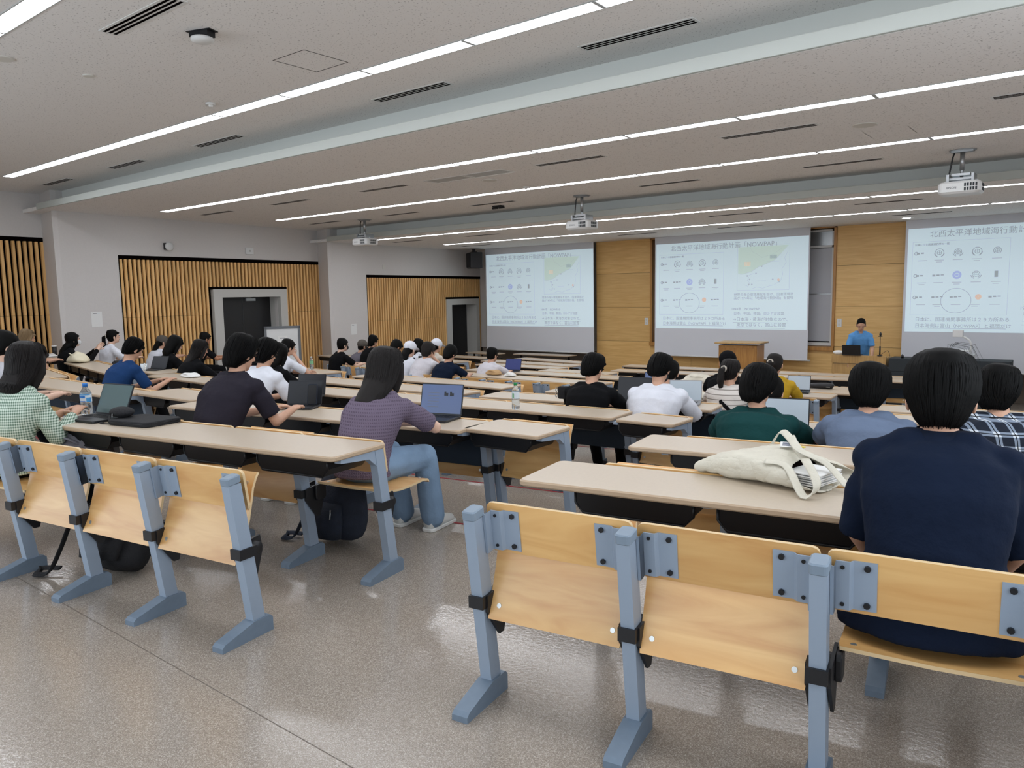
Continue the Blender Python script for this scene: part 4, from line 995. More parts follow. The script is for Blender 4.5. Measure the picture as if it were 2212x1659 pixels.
# near people (rear rows)
person('navy', 'person in dark navy shirt on the rear bench, closest to the camera', 'mush', top='cloth_navy', collar=True, lean=.19, sw=.185, bulk=1.05, hipw=.25, pitch=12, vox=.010, strands=900, arms='down', sleeves='half', pants='cloth_navy', hs=.96, ank=.85)
person('ging', 'person with straight dark hair in green gingham shirt at the left edge', 'bob', 'hair_brown', 'cloth_gingham', lean=.15, sw=.18, bulk=1.02, pitch=8, vox=.010, strands=700, arms='near', dz=.72, sleeves='long', hs=1.06, pants='cloth_black', shoes='sole')
t, hp, Nk, _, _ = person('polo', 'person in charcoal polo shirt typing on a tablet laptop', 'bowl', top='cloth_charcoal', lean=.27, sw=.185, bulk=1.05, pitch=25, yaw=-6, vox=.010, strands=500, arms='type', dz=.64, collar=True, pants='cloth_denim', shoes='sole')
person('purple', 'person with long dark hair in purple grey knit top and jeans', 'long', 'hair_brown', 'cloth_knit', skin='skin_pale', lean=.24, sw=.18, bulk=1.02, pitch=12, vox=.010, strands=600, arms='fold', dz=.64, pants='cloth_denim', hs=1.02, lr=1.25, ank=.5, shoes='sole')
person('green', 'person with bowl cut black hair in dark green shirt', 'bowl', top='cloth_green', lean=.2, sw=.20, bulk=1.15, pitch=28, yaw=-12, vox=.010, strands=600, dz=.62, collar=True, sleeves='half', hs=1.05)
person('bluetee', 'person with bowl cut black hair in faded blue grey tee', 'bowl', top='cloth_bluegrey', lean=.18, sw=.20, bulk=1.12, pitch=20, vox=.010, strands=600, dz=.62, hs=1.08, mask='mask_white')
person('plaid', 'person in black and white plaid shirt at the right edge', 'bowl', top='cloth_plaid', lean=.18, sw=.20, bulk=1.15, pitch=15, yaw=-15, vox=.010, strands=500, dz=.62, sleeves='long', hs=1.02)
person('mauve', 'person in brownish mauve top hunched behind the green shirt person', 'short', top='cloth_mauve', lean=.25, sw=.19, pitch=35, vox=.014, dz=.6, bulk=1.05)
person('whitetee', 'person in oversized white tee with short black hair, centre right', 'short', top='cloth_white', lean=.2, sw=.20, bulk=1.15, pitch=30, yaw=-10, vox=.011, strands=250, dz=.6, mask='mask_black', sleeves='half')
person('black', 'person in black tee with short black hair facing the dark laptop', 'short', top='cloth_black', lean=.2, sw=.20, bulk=1.02, pitch=22, yaw=-18, vox=.011, strands=250, dz=.6)
person('stripe', 'person with brown ponytail and black strap over striped white top', 'pony', 'hair_brown', 'cloth_stripe', lean=.18, sw=.18, pitch=12, yaw=-20, vox=.012, strands=150, dz=.6)
capped('blackcap', 'person in black cap and black shirt in front of the wooden pulpit', 'cloth_black', top='cloth_black', lean=.18, vox=.014)
person('mustard', 'person in mustard yellow shirt with dark hair pinned up', 'bun', 'hair_brown', 'cloth_mustard', lean=.2, yaw=-10, vox=.013, dz=.6, arms='desk')
person('whitelap', 'person in white shirt with black strap behind the white tee student', 'short', top='cloth_white', lean=.2, vox=.014, dz=.6, pitch=25)
# left group
person('wt2', 'person in white tee behind the charcoal polo student', 'bowl', top='cloth_white', lean=.26, pitch=28, vox=.012, dz=.62, arms='type', strands=150)
person('dk2', 'person in dark suit jacket with neat short hair by the tablets', 'bob', top='cloth_black', lean=.2, pitch=18, vox=.013, dz=.62, sleeves='long')
person('bl2', 'person with hands at the mouth in front of the whiteboard stand', 'short', top='cloth_white', lean=.2, pitch=15, vox=.014, dz=.62, arms='chin')
person('hd2', 'person whose black hair shows below the black double door', 'short', top='cloth_black', lean=.2, pitch=15, vox=.015)
person('blacklong', 'person with long dark hair in black top with blue bag charm', 'long', 'hair_brown', 'cloth_black', lean=.24, pitch=22, vox=.013, dz=.62, sleeves='long', strands=150)
person('hd3', 'person with short black hair against the slats by the black door', 'short', top='cloth_black', lean=.18, pitch=10, vox=.015, skin='skin_tan')
person('girlblk', 'person with tied black hair in black tee looking down at desk', 'bob', top='cloth_black', lean=.2, pitch=30, vox=.013, dz=.62, skin='skin_pale')
t, hp, Nk = capped('cap1', 'person in dark grey cap with long hair in front of wooden slats', 'cloth_khaki', top='cloth_white', lean=.18, vox=.014); add_long(t, hp, Nk)
person('navytee', 'person in blue tee bent over a tablet, left side', 'short', top='cloth_blue', lean=.26, pitch=35, vox=.012, dz=.62, arms='type', strands=150)
person('pony', 'person with black ponytail and white tee sitting upright by the wall', 'pony', top='cloth_white', lean=.1, pitch=-2, vox=.013, skin='skin_pale')
person('mask', 'person in black top and white face mask with hands raised', 'long', top='cloth_black', lean=.1, pitch=-4, vox=.012, arms='clap', sleeves='long', skin='skin_pale', mask='mask_white')
person('blonde', 'person with long dark blonde hair in front of the slat panel', 'long', 'hair_blonde', 'cloth_beige', lean=.18, vox=.013, strands=150)
person('farleft', 'person with short black hair in grey shirt cut by the left edge', 'short', top='cloth_lightgrey', lean=.2, pitch=20, vox=.012, skin='skin_pale')
# middle group by the left wall
person('m1', 'person in black tee and black mask left of the grey cap person', 'short', top='cloth_black', lean=.15, pitch=5, vox=.015, mask='mask_black', skin='skin_pale')
capped('m2', 'person in dark grey cap and grey shirt by the left wall', 'cloth_khaki', top='cloth_grey', lean=.2, vox=.015)
person('m3', 'person with black hair in black hooded top beside the grey cap', 'bowl', top='cloth_black', lean=.18, vox=.015, sleeves='long')
person('m4', 'person with black hair looking down behind the purple knit woman', 'short', top='cloth_black', lean=.22, pitch=35, vox=.015, skin='skin_tan')
t, hp, Nk = capped('m5', 'person in white cap and white top, left one of two white caps', 'cloth_white', top='cloth_white', lean=.2, vox=.014, skin='skin_pale'); add_long(t, hp, Nk, ln=.22)
person('m6', 'person with long black hair between the two white caps', 'long', top='cloth_white', lean=.18, vox=.015)
t, hp, Nk = capped('m7', 'person in white cap and beige top, right one of two white caps', 'cloth_white', top='cloth_beige', lean=.2, vox=.014); add_long(t, hp, Nk, 'hair_brown', .2)
person('m8', 'person in white tee leaning on one elbow with hand at face', 'bowl', 'hair_brown', 'cloth_greywhite', lean=.28, pitch=18, vox=.013, dz=.66, arms='chin')
person('m9', 'person in dark blue grey tee with black hair bent forward', 'bowl', top='cloth_navy', lean=.26, pitch=35, vox=.014, dz=.66)
person('m10', 'person in light grey tee with glasses facing small blue-lit laptop', 'short', top='cloth_greywhite', lean=.24, pitch=12, vox=.013, dz=.66, yaw=-8)
# the lecturer, standing behind the desk
PEOPLE['lecturer'] = (-3.99, 16.15, H0-.60, -.9, 196)
person('lecturer', 'standing person in light blue short sleeved shirt leaning on wooden desk', 'crop', 'hair', 'cloth_skyblue', skin='skin', lean=.26, pitch=30, sw=.17, arms='stand', vox=.012, standing=True, collar=True, pants='cloth_black')

# ------------------------------------------------------------------ things on desks and floor
def dz(D): return H0-D
mat('canvas', 'D2CDBE', .9, 0, .04, 12, .3, 90)
mat('canvas_cream', 'E0D8BE', .9, 0, .05, 12, .3, 90)
mat('fabric_black', '15161A', .85, 0, .2, 20, .4, 120)
mat('fabric_navy', '1C2433', .85, 0, .2, 20, .4, 120)
mat('fabric_grey', '6E6F78', .85, 0, .15, 20, .4, 120)
mat('paper_white', 'E4E4E2', .8)
mat('kraft', 'B8966A', .8)
mat('water_plastic', 'E6EEF2', .08, trans=.92, ior=1.33)
mat('cap_blue', '1E78D0', .4); mat('label_blue', '4FA0DC', .4, 0, 0); mat('label_white', 'DDE6EC', .4); mat('cap_green', '1E8A4A', .4); mat('label_green', '7DB68A', .5)
mat('tea', '4A2A12', .15, trans=.5); mat('flask', 'B9BC96', .4); mat('lap_dark', '24272C', .4, .3); mat('lap_silver', '9A9CA0', .35, .6)
mat('scr_teal', '4A5E60', .3, emit=.10, ecol='6E888A'); mat('scr_dark', '2A2D33', .3); mat('scr_blue', '4A5A80', .3, emit=.18, ecol='6A80B0')
mat('scr_white', 'A8B4BE', .3, emit=.10, ecol='C4D4E0'); mat('scr_navy', '1E2A60', .3, emit=.15, ecol='3048B0'); mat('keys', '0E0F12', .5); mat('yellow', 'E0C81E', .6); mat('blue_fabric', '2E86D8', .7)
def laptop(x, y, z, rz, lab, w=.31, d=.215, op=105, scr='scr_teal', body='lap_dark', icon=False, logo=False):
    t = thing('laptop', lab, 'laptop', (x, y, z+.001), R(rz))
    obj('base', MB().rbox(-w/2, w/2, -d/2, d/2, 0, .016, .012).mesh('base', body), t)
    k = MB()
    for r in range(5):
        for c in range(13): k.box(-w/2+.022+c*(w-.044)/13, -w/2+.018+(c+1)*(w-.044)/13-.003, d/2-.025-r*.018-.013, d/2-.025-r*.018, .016, .0175)
    ko = obj('keyboard', k.mesh('keys', 'keys'), t); ko['kind'] = 'stuff'
    obj('touchpad', MB().box(-.05, .05, -d/2+.012, -d/2+.07, .016, .0165).mesh('tp', 'keys'), t)
    M = Matrix.Translation((0, d/2-.004, .014)) @ Matrix.Rotation(R(op-90)*-1, 4, 'X')
    hh = d*.98
    lid = obj('lid', MB().rbox(-w/2, w/2, 0, .007, 0, hh, .008, axis='y', M=M).mesh('lid', body), t)
    obj('screen', MB().box(-w/2+.008, w/2-.008, -.001, 0, .014, hh-.008, 0, M).mesh('scr', scr), lid)
    if icon:
        for q in (.0, .045): obj('screen_icon', MB().box(.02+q, .02+q+.032, -.0016, -.001, hh*.62, hh*.62+.02, 0, M).box(.02+q, .02+q+.015, -.0016, -.001, hh*.62+.018, hh*.62+.03, 0, M).mesh('ic', 'lap_dark'), lid)
        for q in range(6): obj('screen_line', MB().box(-.11, -.02, -.0014, -.001, hh*.25+q*.02, hh*.25+q*.02+.003, 0, M).mesh('ic', 'ink_grey'), lid)
    return t
laptop(-5.17, 2.15, dz(.755), 8, 'open black laptop with grey teal screen next to blue capped bottle', .33, .22, 112, 'scr_teal')
laptop(-5.02, 3.62, dz(.855), 30, 'dark tablet laptop the charcoal polo person types on, phone on it', .29, .2, 108, 'scr_dark')
t = thing('smartphone', 'black smartphone in dark blue case leaning on the dark tablet screen', 'phone', (-4.965, 3.70, dz(.855)+.022), R(30)); Mx = Matrix.Rotation(R(-14), 4, 'X')
obj('case', MB().rbox(-.04, .04, 0, .01, 0, .165, .012, axis='y', M=Mx).mesh('p', 'fabric_navy'), t); obj('glass', MB().rbox(-.034, .034, -.002, 0, .007, .158, .01, axis='y', M=Mx).mesh('p', 'black_plastic'), t)
laptop(-6.15, 4.52, dz(.955)+.0, 25, 'grey tablet standing open in front of the white tee student', .30, .21, 104, 'scr_dark')
laptop(-3.72, 3.78, dz(.855), 14, 'open laptop with blue screen in front of the purple knit person', .34, .23, 104, 'scr_blue', icon=True)
laptop(-3.68, 6.42, dz(1.055), 2, 'wide open laptop with black screen right of the black tee', .36, .23, 104, 'scr_dark')
laptop(-3.18, 6.60, dz(1.055), 18, 'silver open laptop right of the oversized white tee', .31, .21, 108, 'scr_white', 'lap_silver')
laptop(-1.75, 5.20, dz(.955), 15, 'laptop with bright screen peeking out right of green shirt', .30, .2, 108, 'scr_white')
laptop(-4.28, 8.05, dz(1.155), 10, 'small laptop with blue screen beside the white tote pile', .28, .2, 106, 'scr_blue')
laptop(-3.15, 9.80, dz(1.30), 12, 'laptop with pale screen right of the mustard shirt', .28, .2, 106, 'scr_white')
laptop(-8.72, 10.93, dz(1.40), 12, 'laptop with deep blue screen by the light grey tee person', .32, .22, 106, 'scr_navy')
laptop(-10.55, 5.22, dz(.955), 20, 'dark tablet in front of the bent over blue tee person', .27, .19, 115, 'scr_dark')
laptop(-10.1, 9.58, dz(1.3), -5, 'laptop right of the bent forward blue grey tee person', .28, .2, 106, 'scr_dark')
def lathe(prof, n=20, mi=0): 
    mb = MB(); mb.tube([(0, 0, z) for r, z in prof], [r for r, z in prof], n, mi); return mb
def bottle(x, y, z, lab, capm, labm, liquid='water_plastic', h=.21, r=.033, name='water_bottle', two=None):
    t = thing(name, lab, 'bottle', (x, y, z+.001))
    obj('bottle_body', lathe([(r*.8, 0), (r, .012), (r, h*.34), (r*.93, h*.37), (r, h*.40), (r, h*.68), (r*.8, h*.77), (r*.42, h*.86), (r*.40, h*.92)]).mesh('b', liquid), t)
    obj('cap', lathe([(r*.46, h*.90), (r*.46, h*.99), (r*.40, h)], 18).mesh('c', capm), t)
    obj('label_wrap', MB().tube([(0, 0, h*.42), (0, 0, h*.67)], r*1.015, 22, caps=False).mesh('l', labm), t)
    if two:
        for a in (200, 290): obj('label_mark', MB().tube([(0, 0, h*.46), (0, 0, h*.62)], r*1.03, 22, caps=False).mesh('l', two), t) if a == 200 else None
    return t
b = bottle(-5.44, 2.22, dz(.755), 'clear water bottle with bright blue cap and light blue label', 'cap_blue', 'label_white', h=.215, r=.036)
def band(t, z0, z1, r, a0, a1, mt, name='label_mark'):
    mb = MB(); n = 10; vs = []
    for i in range(n+1):
        a = R(a0+(a1-a0)*i/n); vs += [(r*math.cos(a), r*math.sin(a), z0), (r*math.cos(a), r*math.sin(a), z1)]
    mb.add(vs, [(2*i, 2*i+2, 2*i+3, 2*i+1) for i in range(n)], 0, True); obj(name, mb.mesh('m', mt), t)
band(b, .118, .132, .0371, 250, 330, 'cap_blue'); band(b, .092, .098, .0371, 250, 330, 'cap_blue'); band(b, .09, .12, .0372, 340, 395, 'label_blue'); band(b, .09, .135, .0372, 200, 240, 'label_blue'); band(b, .136, .143, .0372, 180, 380, 'label_blue')
b = bottle(-3.92, 4.98, dz(.955), 'clear bottle with green cap and white label on middle desk', 'cap_green', 'label_white', h=.225, r=.033); band(b, .10, .14, .0338, 255, 285, 'label_green')
b = bottle(-10.35, 7.75, dz(1.155), 'small green tea bottle with pale cap near the whiteboard stand', 'label_white', 'label_green', h=.21, r=.033)
bottle(-10.25, 11.0, dz(1.38), 'dark brown tea bottle with white cap by the thermos', 'label_white', 'tea', 'tea', h=.21, r=.033)
t = thing('thermos', 'pale green thermos flask with black carry loop lid', 'flask', (-9.72, 9.62, dz(1.3)))
obj('flask_body', lathe([(.036, 0), (.038, .01), (.038, .20), (.034, .215)]).mesh('f', 'flask'), t); obj('lid', lathe([(.033, .215), (.033, .245), (.028, .25)]).tube([(-.028, 0, .245), (-.02, 0, .275), (.02, 0, .275), (.028, 0, .245)], .004, 6).mesh('f', 'black_plastic'), t)
t = thing('tumbler', 'black drink tumbler with light lid in front of left slat panel', 'cup', (-15.25, 5.75, dz(.955)))
obj('cup_body', lathe([(.035, 0), (.042, .17)]).mesh('f', 'black_plastic'), t); obj('lid', lathe([(.044, .17), (.044, .185), (.03, .19)]).mesh('f', 'paper_white'), t)
t = thing('mug', 'small pale blue patterned cup with white charms on left desk', 'cup', (-10.60, 5.12, dz(.955)))
obj('cup_body', lathe([(.04, 0), (.045, .10), (.042, .10), (.038, .01)]).mesh('f', 'label_white'), t)
ch = MB(); [ch.ell((.05+.01*math.sin(q), -.01, .015+.02*q), (.014, .014, .013), 8, 6) for q in range(5)]; obj('charm', ch.mesh('c', 'paper_white'), t)
# laptop sleeve and pouch
t = thing('laptop_sleeve', 'flat black laptop sleeve lying on the first left desk', 'sleeve', (-4.74, 2.27, dz(.755)), R(12))
obj('sleeve', MB().rbox(-.19, .19, -.135, .135, 0, .032, .05, seg=5).mesh('s', 'fabric_black'), t); obj('zip', MB().tube([(-.14, -.137, .018), (.14, -.137, .018), (.187, -.09, .018), (.192, .09, .018)], .003, 5).mesh('z', 'black_metal'), t)
t = thing('pouch', 'small black zip pouch on top of the left end of the sleeve', 'pouch', (-4.93, 2.22, dz(.755)+.030), R(-5))
pm = MB(); pm.ell((0, 0, .032), (.10, .07, .034), 18, 10); obj('pouch_body', pm.mesh('p', 'fabric_black'), t); obj('zip_pull', MB().tube([(.03, -.069, .03), (.05, -.078, .012)], .003, 5).mesh('z', 'silver'), t); obj('strap', MB().tube([(-.02, -.066, .012), (.06, -.10, -.02), (.0, -.12, -.026), (-.06, -.11, -.026)], [(.012, .003)]*4, 6).mesh('z', 'fabric_black'), t)
# soft bag: flattened heap with wrinkles
def heap(mb, prof, seed, nz=5):
    rnd = random.Random(seed); n = 22; rows = []
    for j in range(nz+1):
        t_ = j/nz; r = 1-.55*t_**2.2; row = []
        for i in range(n):
            a = 2*math.pi*i/n; k = r*(1+.07*math.sin(3*a+seed+j)+.05*rnd.uniform(-1, 1))
            sq = (abs(math.cos(a))**4+abs(math.sin(a))**4)**-.25
            row.append((prof[0]*k*sq*math.cos(a), prof[1]*k*sq*math.sin(a), prof[2]*(t_**.8)*(1+.15*math.sin(2*a+seed)) if j else 0))
        rows.append(row)
    vs = [p for r in rows for p in r]; fs = [(j*n+i, j*n+(i+1) % n, (j+1)*n+(i+1) % n, (j+1)*n+i) for j in range(nz) for i in range(n)]
    fs += [tuple(range(nz*n, nz*n+n)), tuple(range(n-1, -1, -1))]
    mb.add(vs, fs, 0, True)
def strap(pts, w, mt, parent, name='strap', th=.0025):
    P_ = [Vector(p) for p in pts]
    # catmull smoothing
    out = []
    for i in range(len(P_)-1):
        p0, p1, p2, p3 = P_[max(i-1, 0)], P_[i], P_[i+1], P_[min(i+2, len(P_)-1)]
        for q in range(6):
            u = q/6; out.append(.5*((2*p1)+(-p0+p2)*u+(2*p0-5*p1+4*p2-p3)*u*u+(-p0+3*p1-3*p2+p3)*u**3))
    out.append(P_[-1])
    return obj(name, MB().tube(out, [(w/2, th)]*len(out), 8, up=(0, 1, .35)).mesh('st', mt), parent)
t = thing('tote_bag', 'large off-white canvas tote bag lying on the first right desk', 'bag', (-1.03, 3.02, dz(.755)), R(-12))
def tote_body():
    mb = MB()
    # closed end left (-x), mouth right (+x)
    xs = [-.33, -.31, -.24, -.12, .0, .10, .18, .235]; H = [.02, .05, .085, .115, .125, .11, .10, .085]; Wd = [.13, .155, .17, .175, .17, .165, .16, .15]
    n = 16; vs = []
    for i, x in enumerate(xs):
        for j in range(n):
            a = 2*math.pi*j/n; c, s_ = math.cos(a), math.sin(a)
            yy = Wd[i]*math.copysign(abs(c)**.6, c); zz = H[i]*.5*(1+math.copysign(abs(s_)**.7, s_))
            zz *= 1+.10*math.sin(5*x*9+j); xx = x+(.03*math.sin(j*1.3+i) if i == len(xs)-1 else 0)-.15*max(0, s_)*max(0, i-3)/4-.05*max(0, -c)*max(0, i-3)/4
            vs.append((xx, yy, zz))
    k = len(xs); fs = [(i*n+j, i*n+(j+1) % n, (i+1)*n+(j+1) % n, (i+1)*n+j) for i in range(k-1) for j in range(n)]+[tuple(range(n-1, -1, -1))]
    mb.add(vs, fs, 0, True); return mb
o = obj('bag_body', tote_body().mesh('tote', 'canvas'), t)
q = o.modifiers.new('s', 'SUBSURF'); q.levels = 2; q.render_levels = 2; q = o.modifiers.new('w', 'SOLIDIFY'); q.thickness = .003
tx = bpy.data.textures.new('folds', 'CLOUDS'); tx.noise_scale = .07; q = o.modifiers.new('d', 'DISPLACE'); q.texture = tx; q.strength = .028; q.mid_level = .5
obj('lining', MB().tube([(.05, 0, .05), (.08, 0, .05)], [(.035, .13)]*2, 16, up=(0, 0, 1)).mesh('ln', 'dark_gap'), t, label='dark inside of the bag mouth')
strap([(-.14, .15, .09), (-.10, .16, .16), (-.02, .10, .15), (.06, .02, .13), (.16, -.08, .10), (.24, -.16, .05), (.22, -.21, .01), (.10, -.13, .09), (.02, -.15, .10)], .034, 'canvas', t, 'handle')
strap([(.0, .10, .12), (.03, .02, .17), (.10, -.04, .14), (.20, -.02, .10), (.30, -.04, .03), (.33, .04, .015), (.33, .14, .01), (.27, .15, .03)], .034, 'canvas', t, 'handle')
pg = MB(); [pg.box(.04+.002*(i % 3), .215+.004*(i % 2), -.11+.003*(i % 4), .07, .022+i*.008, .026+i*.008) for i in range(6)]; obj('papers', pg.mesh('pg', 'paper_white'), t, label='stack of papers showing in the bag mouth')
lt = obj('sewn_label', MB().box(-.035, .035, -.03, .03, 0, .002).mesh('lb', 'paper_white'), t, (.0, .06, .131), rot=(R(8), 0, R(28)))
for i in range(4): obj('print_line', MB().box(-.026, .02-.006*(i % 2), -.002, .002, 0, .001).mesh('pl', 'cloth_blue'), lt, (0, .017-i*.011, .002))
obj('yellow_tab', MB().box(0, .035, 0, .02, 0, .003).mesh('y', 'yellow'), t, (.035, .045, .130))
def softbag(x, y, z, rz, lab, sz, mt, seed, name='cloth_bag', cat='bag'):
    t = thing(name, lab, cat, (x, y, z+.001), R(rz)); mb = MB(); heap(mb, sz, seed); o = obj('bag_body', mb.mesh('h', mt), t)
    m_ = o.modifiers.new('s', 'SUBSURF'); m_.levels = 1; m_.render_levels = 1; m_ = o.modifiers.new('d', 'DISPLACE'); m_.texture = tx; m_.strength = sz[2]*.25; m_.mid_level = .5
    strap([(-sz[0]*.5, -sz[1]*.5, sz[2]*.8), (-sz[0]*.2, -sz[1]*.8, sz[2]*.95), (sz[0]*.3, -sz[1]*.7, sz[2]*.8), (sz[0]*.7, -sz[1]*.2, sz[2]*.5)], .02, mt, t, 'handle'); return t
softbag(-4.62, 10.1, dz(1.3), 10, 'folded white canvas tote between blue laptop and black cap', (.24, .15, .13), 'canvas', 3)
softbag(-3.55, 7.70, dz(1.155), 12, 'crumpled off-white cloth bag left of the striped top', (.13, .09, .08), 'canvas', 5)
softbag(-3.82, 7.85, dz(1.155)+.0, 8, 'black flat bag behind the crumpled cloth bag', (.15, .10, .06), 'fabric_black', 8)
softbag(-13.15, 5.30, dz(.955), -10, 'cream cloth bag on the left desk beside the wall', (.28, .14, .16), 'canvas_cream', 2)
softbag(-15.1, 5.62, dz(.955), -8, 'flat white pouch on black case at the far left desk', (.2, .1, .05), 'paper_white', 4, 'pouch', 'pouch')
softbag(-9.15, 5.0, dz(.955), -5, 'white notebook pile beside the long haired black top person', (.17, .09, .05), 'paper_white', 6, 'document_pile', 'papers')
softbag(-8.0, 9.6, dz(1.3), 5, 'crumpled brown paper bag in front of light grey tee', (.14, .09, .08), 'kraft', 7, 'paper_bag')
softbag(-7.62, 9.55, dz(1.3), 5, 'crumpled white wrapper beside the brown paper bag', (.10, .07, .06), 'paper_white', 9, 'wrapper', 'wrapper')
softbag(-11.9, 5.4, dz(.955), -8, 'black case with pink and white pouch behind blue tee person', (.2, .1, .07), 'fabric_black', 11)
t = thing('pencil_case', 'long glossy black pencil case on the desk right of mustard shirt', 'case', (-3.30, 11.28, dz(1.42)), R(6))
obj('case_body', MB().tube([(-.17, 0, .035), (-.15, 0, .04), (0, 0, .045), (.13, 0, .045), (.16, 0, .04), (.17, 0, .035)], [(.02, .02), (.045, .035), (.055, .042), (.055, .045), (.045, .038), (.02, .02)], 16, up=(0, 1, 0)).mesh('pc', 'black_plastic'), t); obj('zip_pull', MB().box(.08, .13, -.056, -.052, .03, .04).mesh('z', 'silver'), t)
# backpacks on the floor
def backpack(x, y, rz, lab, mt, s=1, tilt=20):
    t = thing('backpack', lab, 'backpack', (x, y, .0), R(rz)); M = Matrix.Rotation(R(-tilt), 4, 'X')
    mb = MB(); mb.tube([(0, 0, .03*s), (0, 0, .08*s), (0, 0, .2*s), (0, 0, .32*s), (0, 0, .38*s), (0, 0, .405*s)], [(.13*s, .08*s), (.16*s, .11*s), (.165*s, .12*s), (.15*s, .10*s), (.11*s, .07*s), (.04*s, .03*s)], 20, up=(1, 0, 0), M=M)
    o = obj('bag_body', mb.mesh('bp', mt), t); m_ = o.modifiers.new('s', 'SUBSURF'); m_.levels = 1; m_.render_levels = 1; m_ = o.modifiers.new('d', 'DISPLACE'); m_.texture = tx; m_.strength = .03; m_.mid_level = .5
    obj('front_pocket', MB().tube([(0, -.10*s, .06*s), (0, -.115*s, .15*s), (0, -.10*s, .24*s)], [(.10*s, .04*s), (.12*s, .045*s), (.10*s, .03*s)], 16, up=(1, 0, 0), M=M).mesh('pk', mt), t)
    for q in (-.07, .08): obj('zip_pull', MB().tube([(q*s, -.155*s, .22*s), (q*s+.004, -.162*s, .17*s)], .004, 6, M=M).mesh('z', 'silver'), t)
    strap([(-.10*s, .05, .33*s), (-.20*s, .02, .26*s), (-.24*s, -.04, .12*s), (-.27*s, -.09, .03), (-.32*s, -.12, .02), (-.34*s, -.06, .03), (-.26*s, -.03, .03)], .04, mt, t, 'shoulder_strap', .006)
    strap([(-.03*s, .02, .40*s), (0, .03, .45*s), (.04*s, .02, .40*s)], .02, mt, t, 'top_handle', .005)
    return t
backpack(-4.20, 1.76, 20, 'black backpack slumped on floor behind the second rear post', 'fabric_black', 1.2, 30)
backpack(-3.60, 2.84, 5, 'dark navy backpack standing under the purple knit person seat', 'fabric_navy', 1.12, 6)
t = softbag(-5.05, 2.02, .44, 20, 'grey backpack on the seat right of the gingham shirt', (.2, .12, .22), 'fabric_grey', 12, 'backpack', 'backpack')
t = thing('camera_bag', 'small black camera bag with rings at black tee person left side', 'bag', (-3.88, 5.62, H0-.955+.02), R(9)); mb = MB(); mb.rbox(-.045, .045, -.03, .035, 0, .11, .02); obj('bag_body', mb.mesh('cb', 'fabric_black'), t)
for q in (.03, .08): obj('ring', MB().tube([(-.065, .02*math.cos(R(a)), q+.02*math.sin(R(a))) for a in range(0, 361, 40)], .003, 5).mesh('rg', 'silver'), t)
t = thing('star_charm', 'bright blue star charm hanging at the long haired black top back', 'charm', (-9.66, 5.20, .50)); mb = MB()
pts = [((.055 if i % 2 == 0 else .022)*math.sin(R(36*i)), (.055 if i % 2 == 0 else .022)*math.cos(R(36*i))) for i in range(10)]
mb.add([(p[0], 0, p[1]) for p in pts]+[(p[0], .012, p[1]) for p in pts], [tuple(range(10)), tuple(range(19, 9, -1))]+[(i, i+10, (i+1) % 10+10, (i+1) % 10) for i in range(10)]); obj('star', mb.mesh('st', 'blue_fabric'), t)
# straps worn by two people
# whiteboard stand by the double door
t = thing('whiteboard_stand', 'grey framed mobile whiteboard standing before the black double door', 'whiteboard', (-14.3, 9.98, -.62), R(62))
obj('panel', MB().box(-.33, .33, 0, .02, .55, 1.45).mesh('p', 'white_plastic'), t)
fm_ = MB(); fm_.box(-.38, -.33, -.01, .03, .0, 1.50); fm_.box(.33, .38, -.01, .03, .0, 1.50); fm_.box(-.38, .38, -.01, .03, 1.45, 1.51); fm_.box(-.38, .38, -.01, .03, .50, .55); obj('stand_frame', fm_.mesh('f', 'ink_grey'), t)
for s_ in (-1, 1): obj('foot', MB().box(s_*.355-.025, s_*.355+.025, -.25, .25, .0, .05).mesh('f', 'ink_grey'), t)
nt_ = obj('notice', MB().box(-.10, .10, -.003, 0, 1.02, 1.30).mesh('n', 'paper_white'), t); obj('print_line', MB().box(-.06, .05, -.004, -.003, 1.24, 1.255).mesh('n', 'ink_grey'), nt_)
# wall posters (their code squares are left out), clock, boxes
def on_wall(W, y, z, name, lab, cat, off=.0):
    d = Vector((W[1][0]-W[0][0], W[1][1]-W[0][1], 0)).normalized(); p = lerp2(*W, y)
    return thing(name, lab, cat, (p[0]+off, p[1], z), math.atan2(d.y, d.x)-math.pi/2)
for W, y, z, w, h_, lab in ((W1, 6.62, H0-.32, .21, .29, 'white paper notice on the wall left of the middle slat panel'), (W2, 12.86, H0-.80, .20, .27, 'white paper notice on the wall left of the front slat panel')):
    t = on_wall(W, y, z, 'poster', lab, 'poster'); s_ = obj('sheet', MB().box(0, .004, -w/2, w/2, -h_/2, h_/2).mesh('s', 'paper_white'), t)
    obj('print_line', MB().box(.004, .005, -w*.32, w*.02, h_*.36, h_*.40).mesh('l', 'ink_grey'), s_); obj('print_line', MB().box(.004, .005, w*.04, w*.30, h_*.365, h_*.395).mesh('l', 'ink_light'), s_)
t = on_wall(W1, 8.19, H0+1.125, 'wall_speaker', 'round white wall speaker on black mount above the slat panel', 'speaker')
obj('mount', MB().box(0, .06, -.09, .0, -.07, .07).mesh('m', 'black_plastic'), t); obj('cover', MB().tube([(.03, 0, 0), (.07, 0, 0), (.09, 0, 0)], [.09, .09, .075], 24).mesh('m', 'white_plastic'), t)
t = on_wall(W1, 10.19, H0+1.105, 'wall_box', 'square white wall box above the black double door', 'box')
obj('cover', MB().rbox(0, .04, -.1, .1, -.075, .075, .01, axis='x').mesh('m', 'white_plastic'), t); obj('dial', MB().tube([(.04, 0, 0), (.043, 0, 0)], .02, 12).mesh('m', 'frame_light'), t)
t = on_wall(W2, 14.05, H0+.80, 'blank_plate', 'small blank plate on the wall above the front slat panel', 'plate'); obj('cover', MB().rbox(0, .01, -.045, .045, -.06, .06, .006, axis='x').mesh('m', 'off_white'), t)
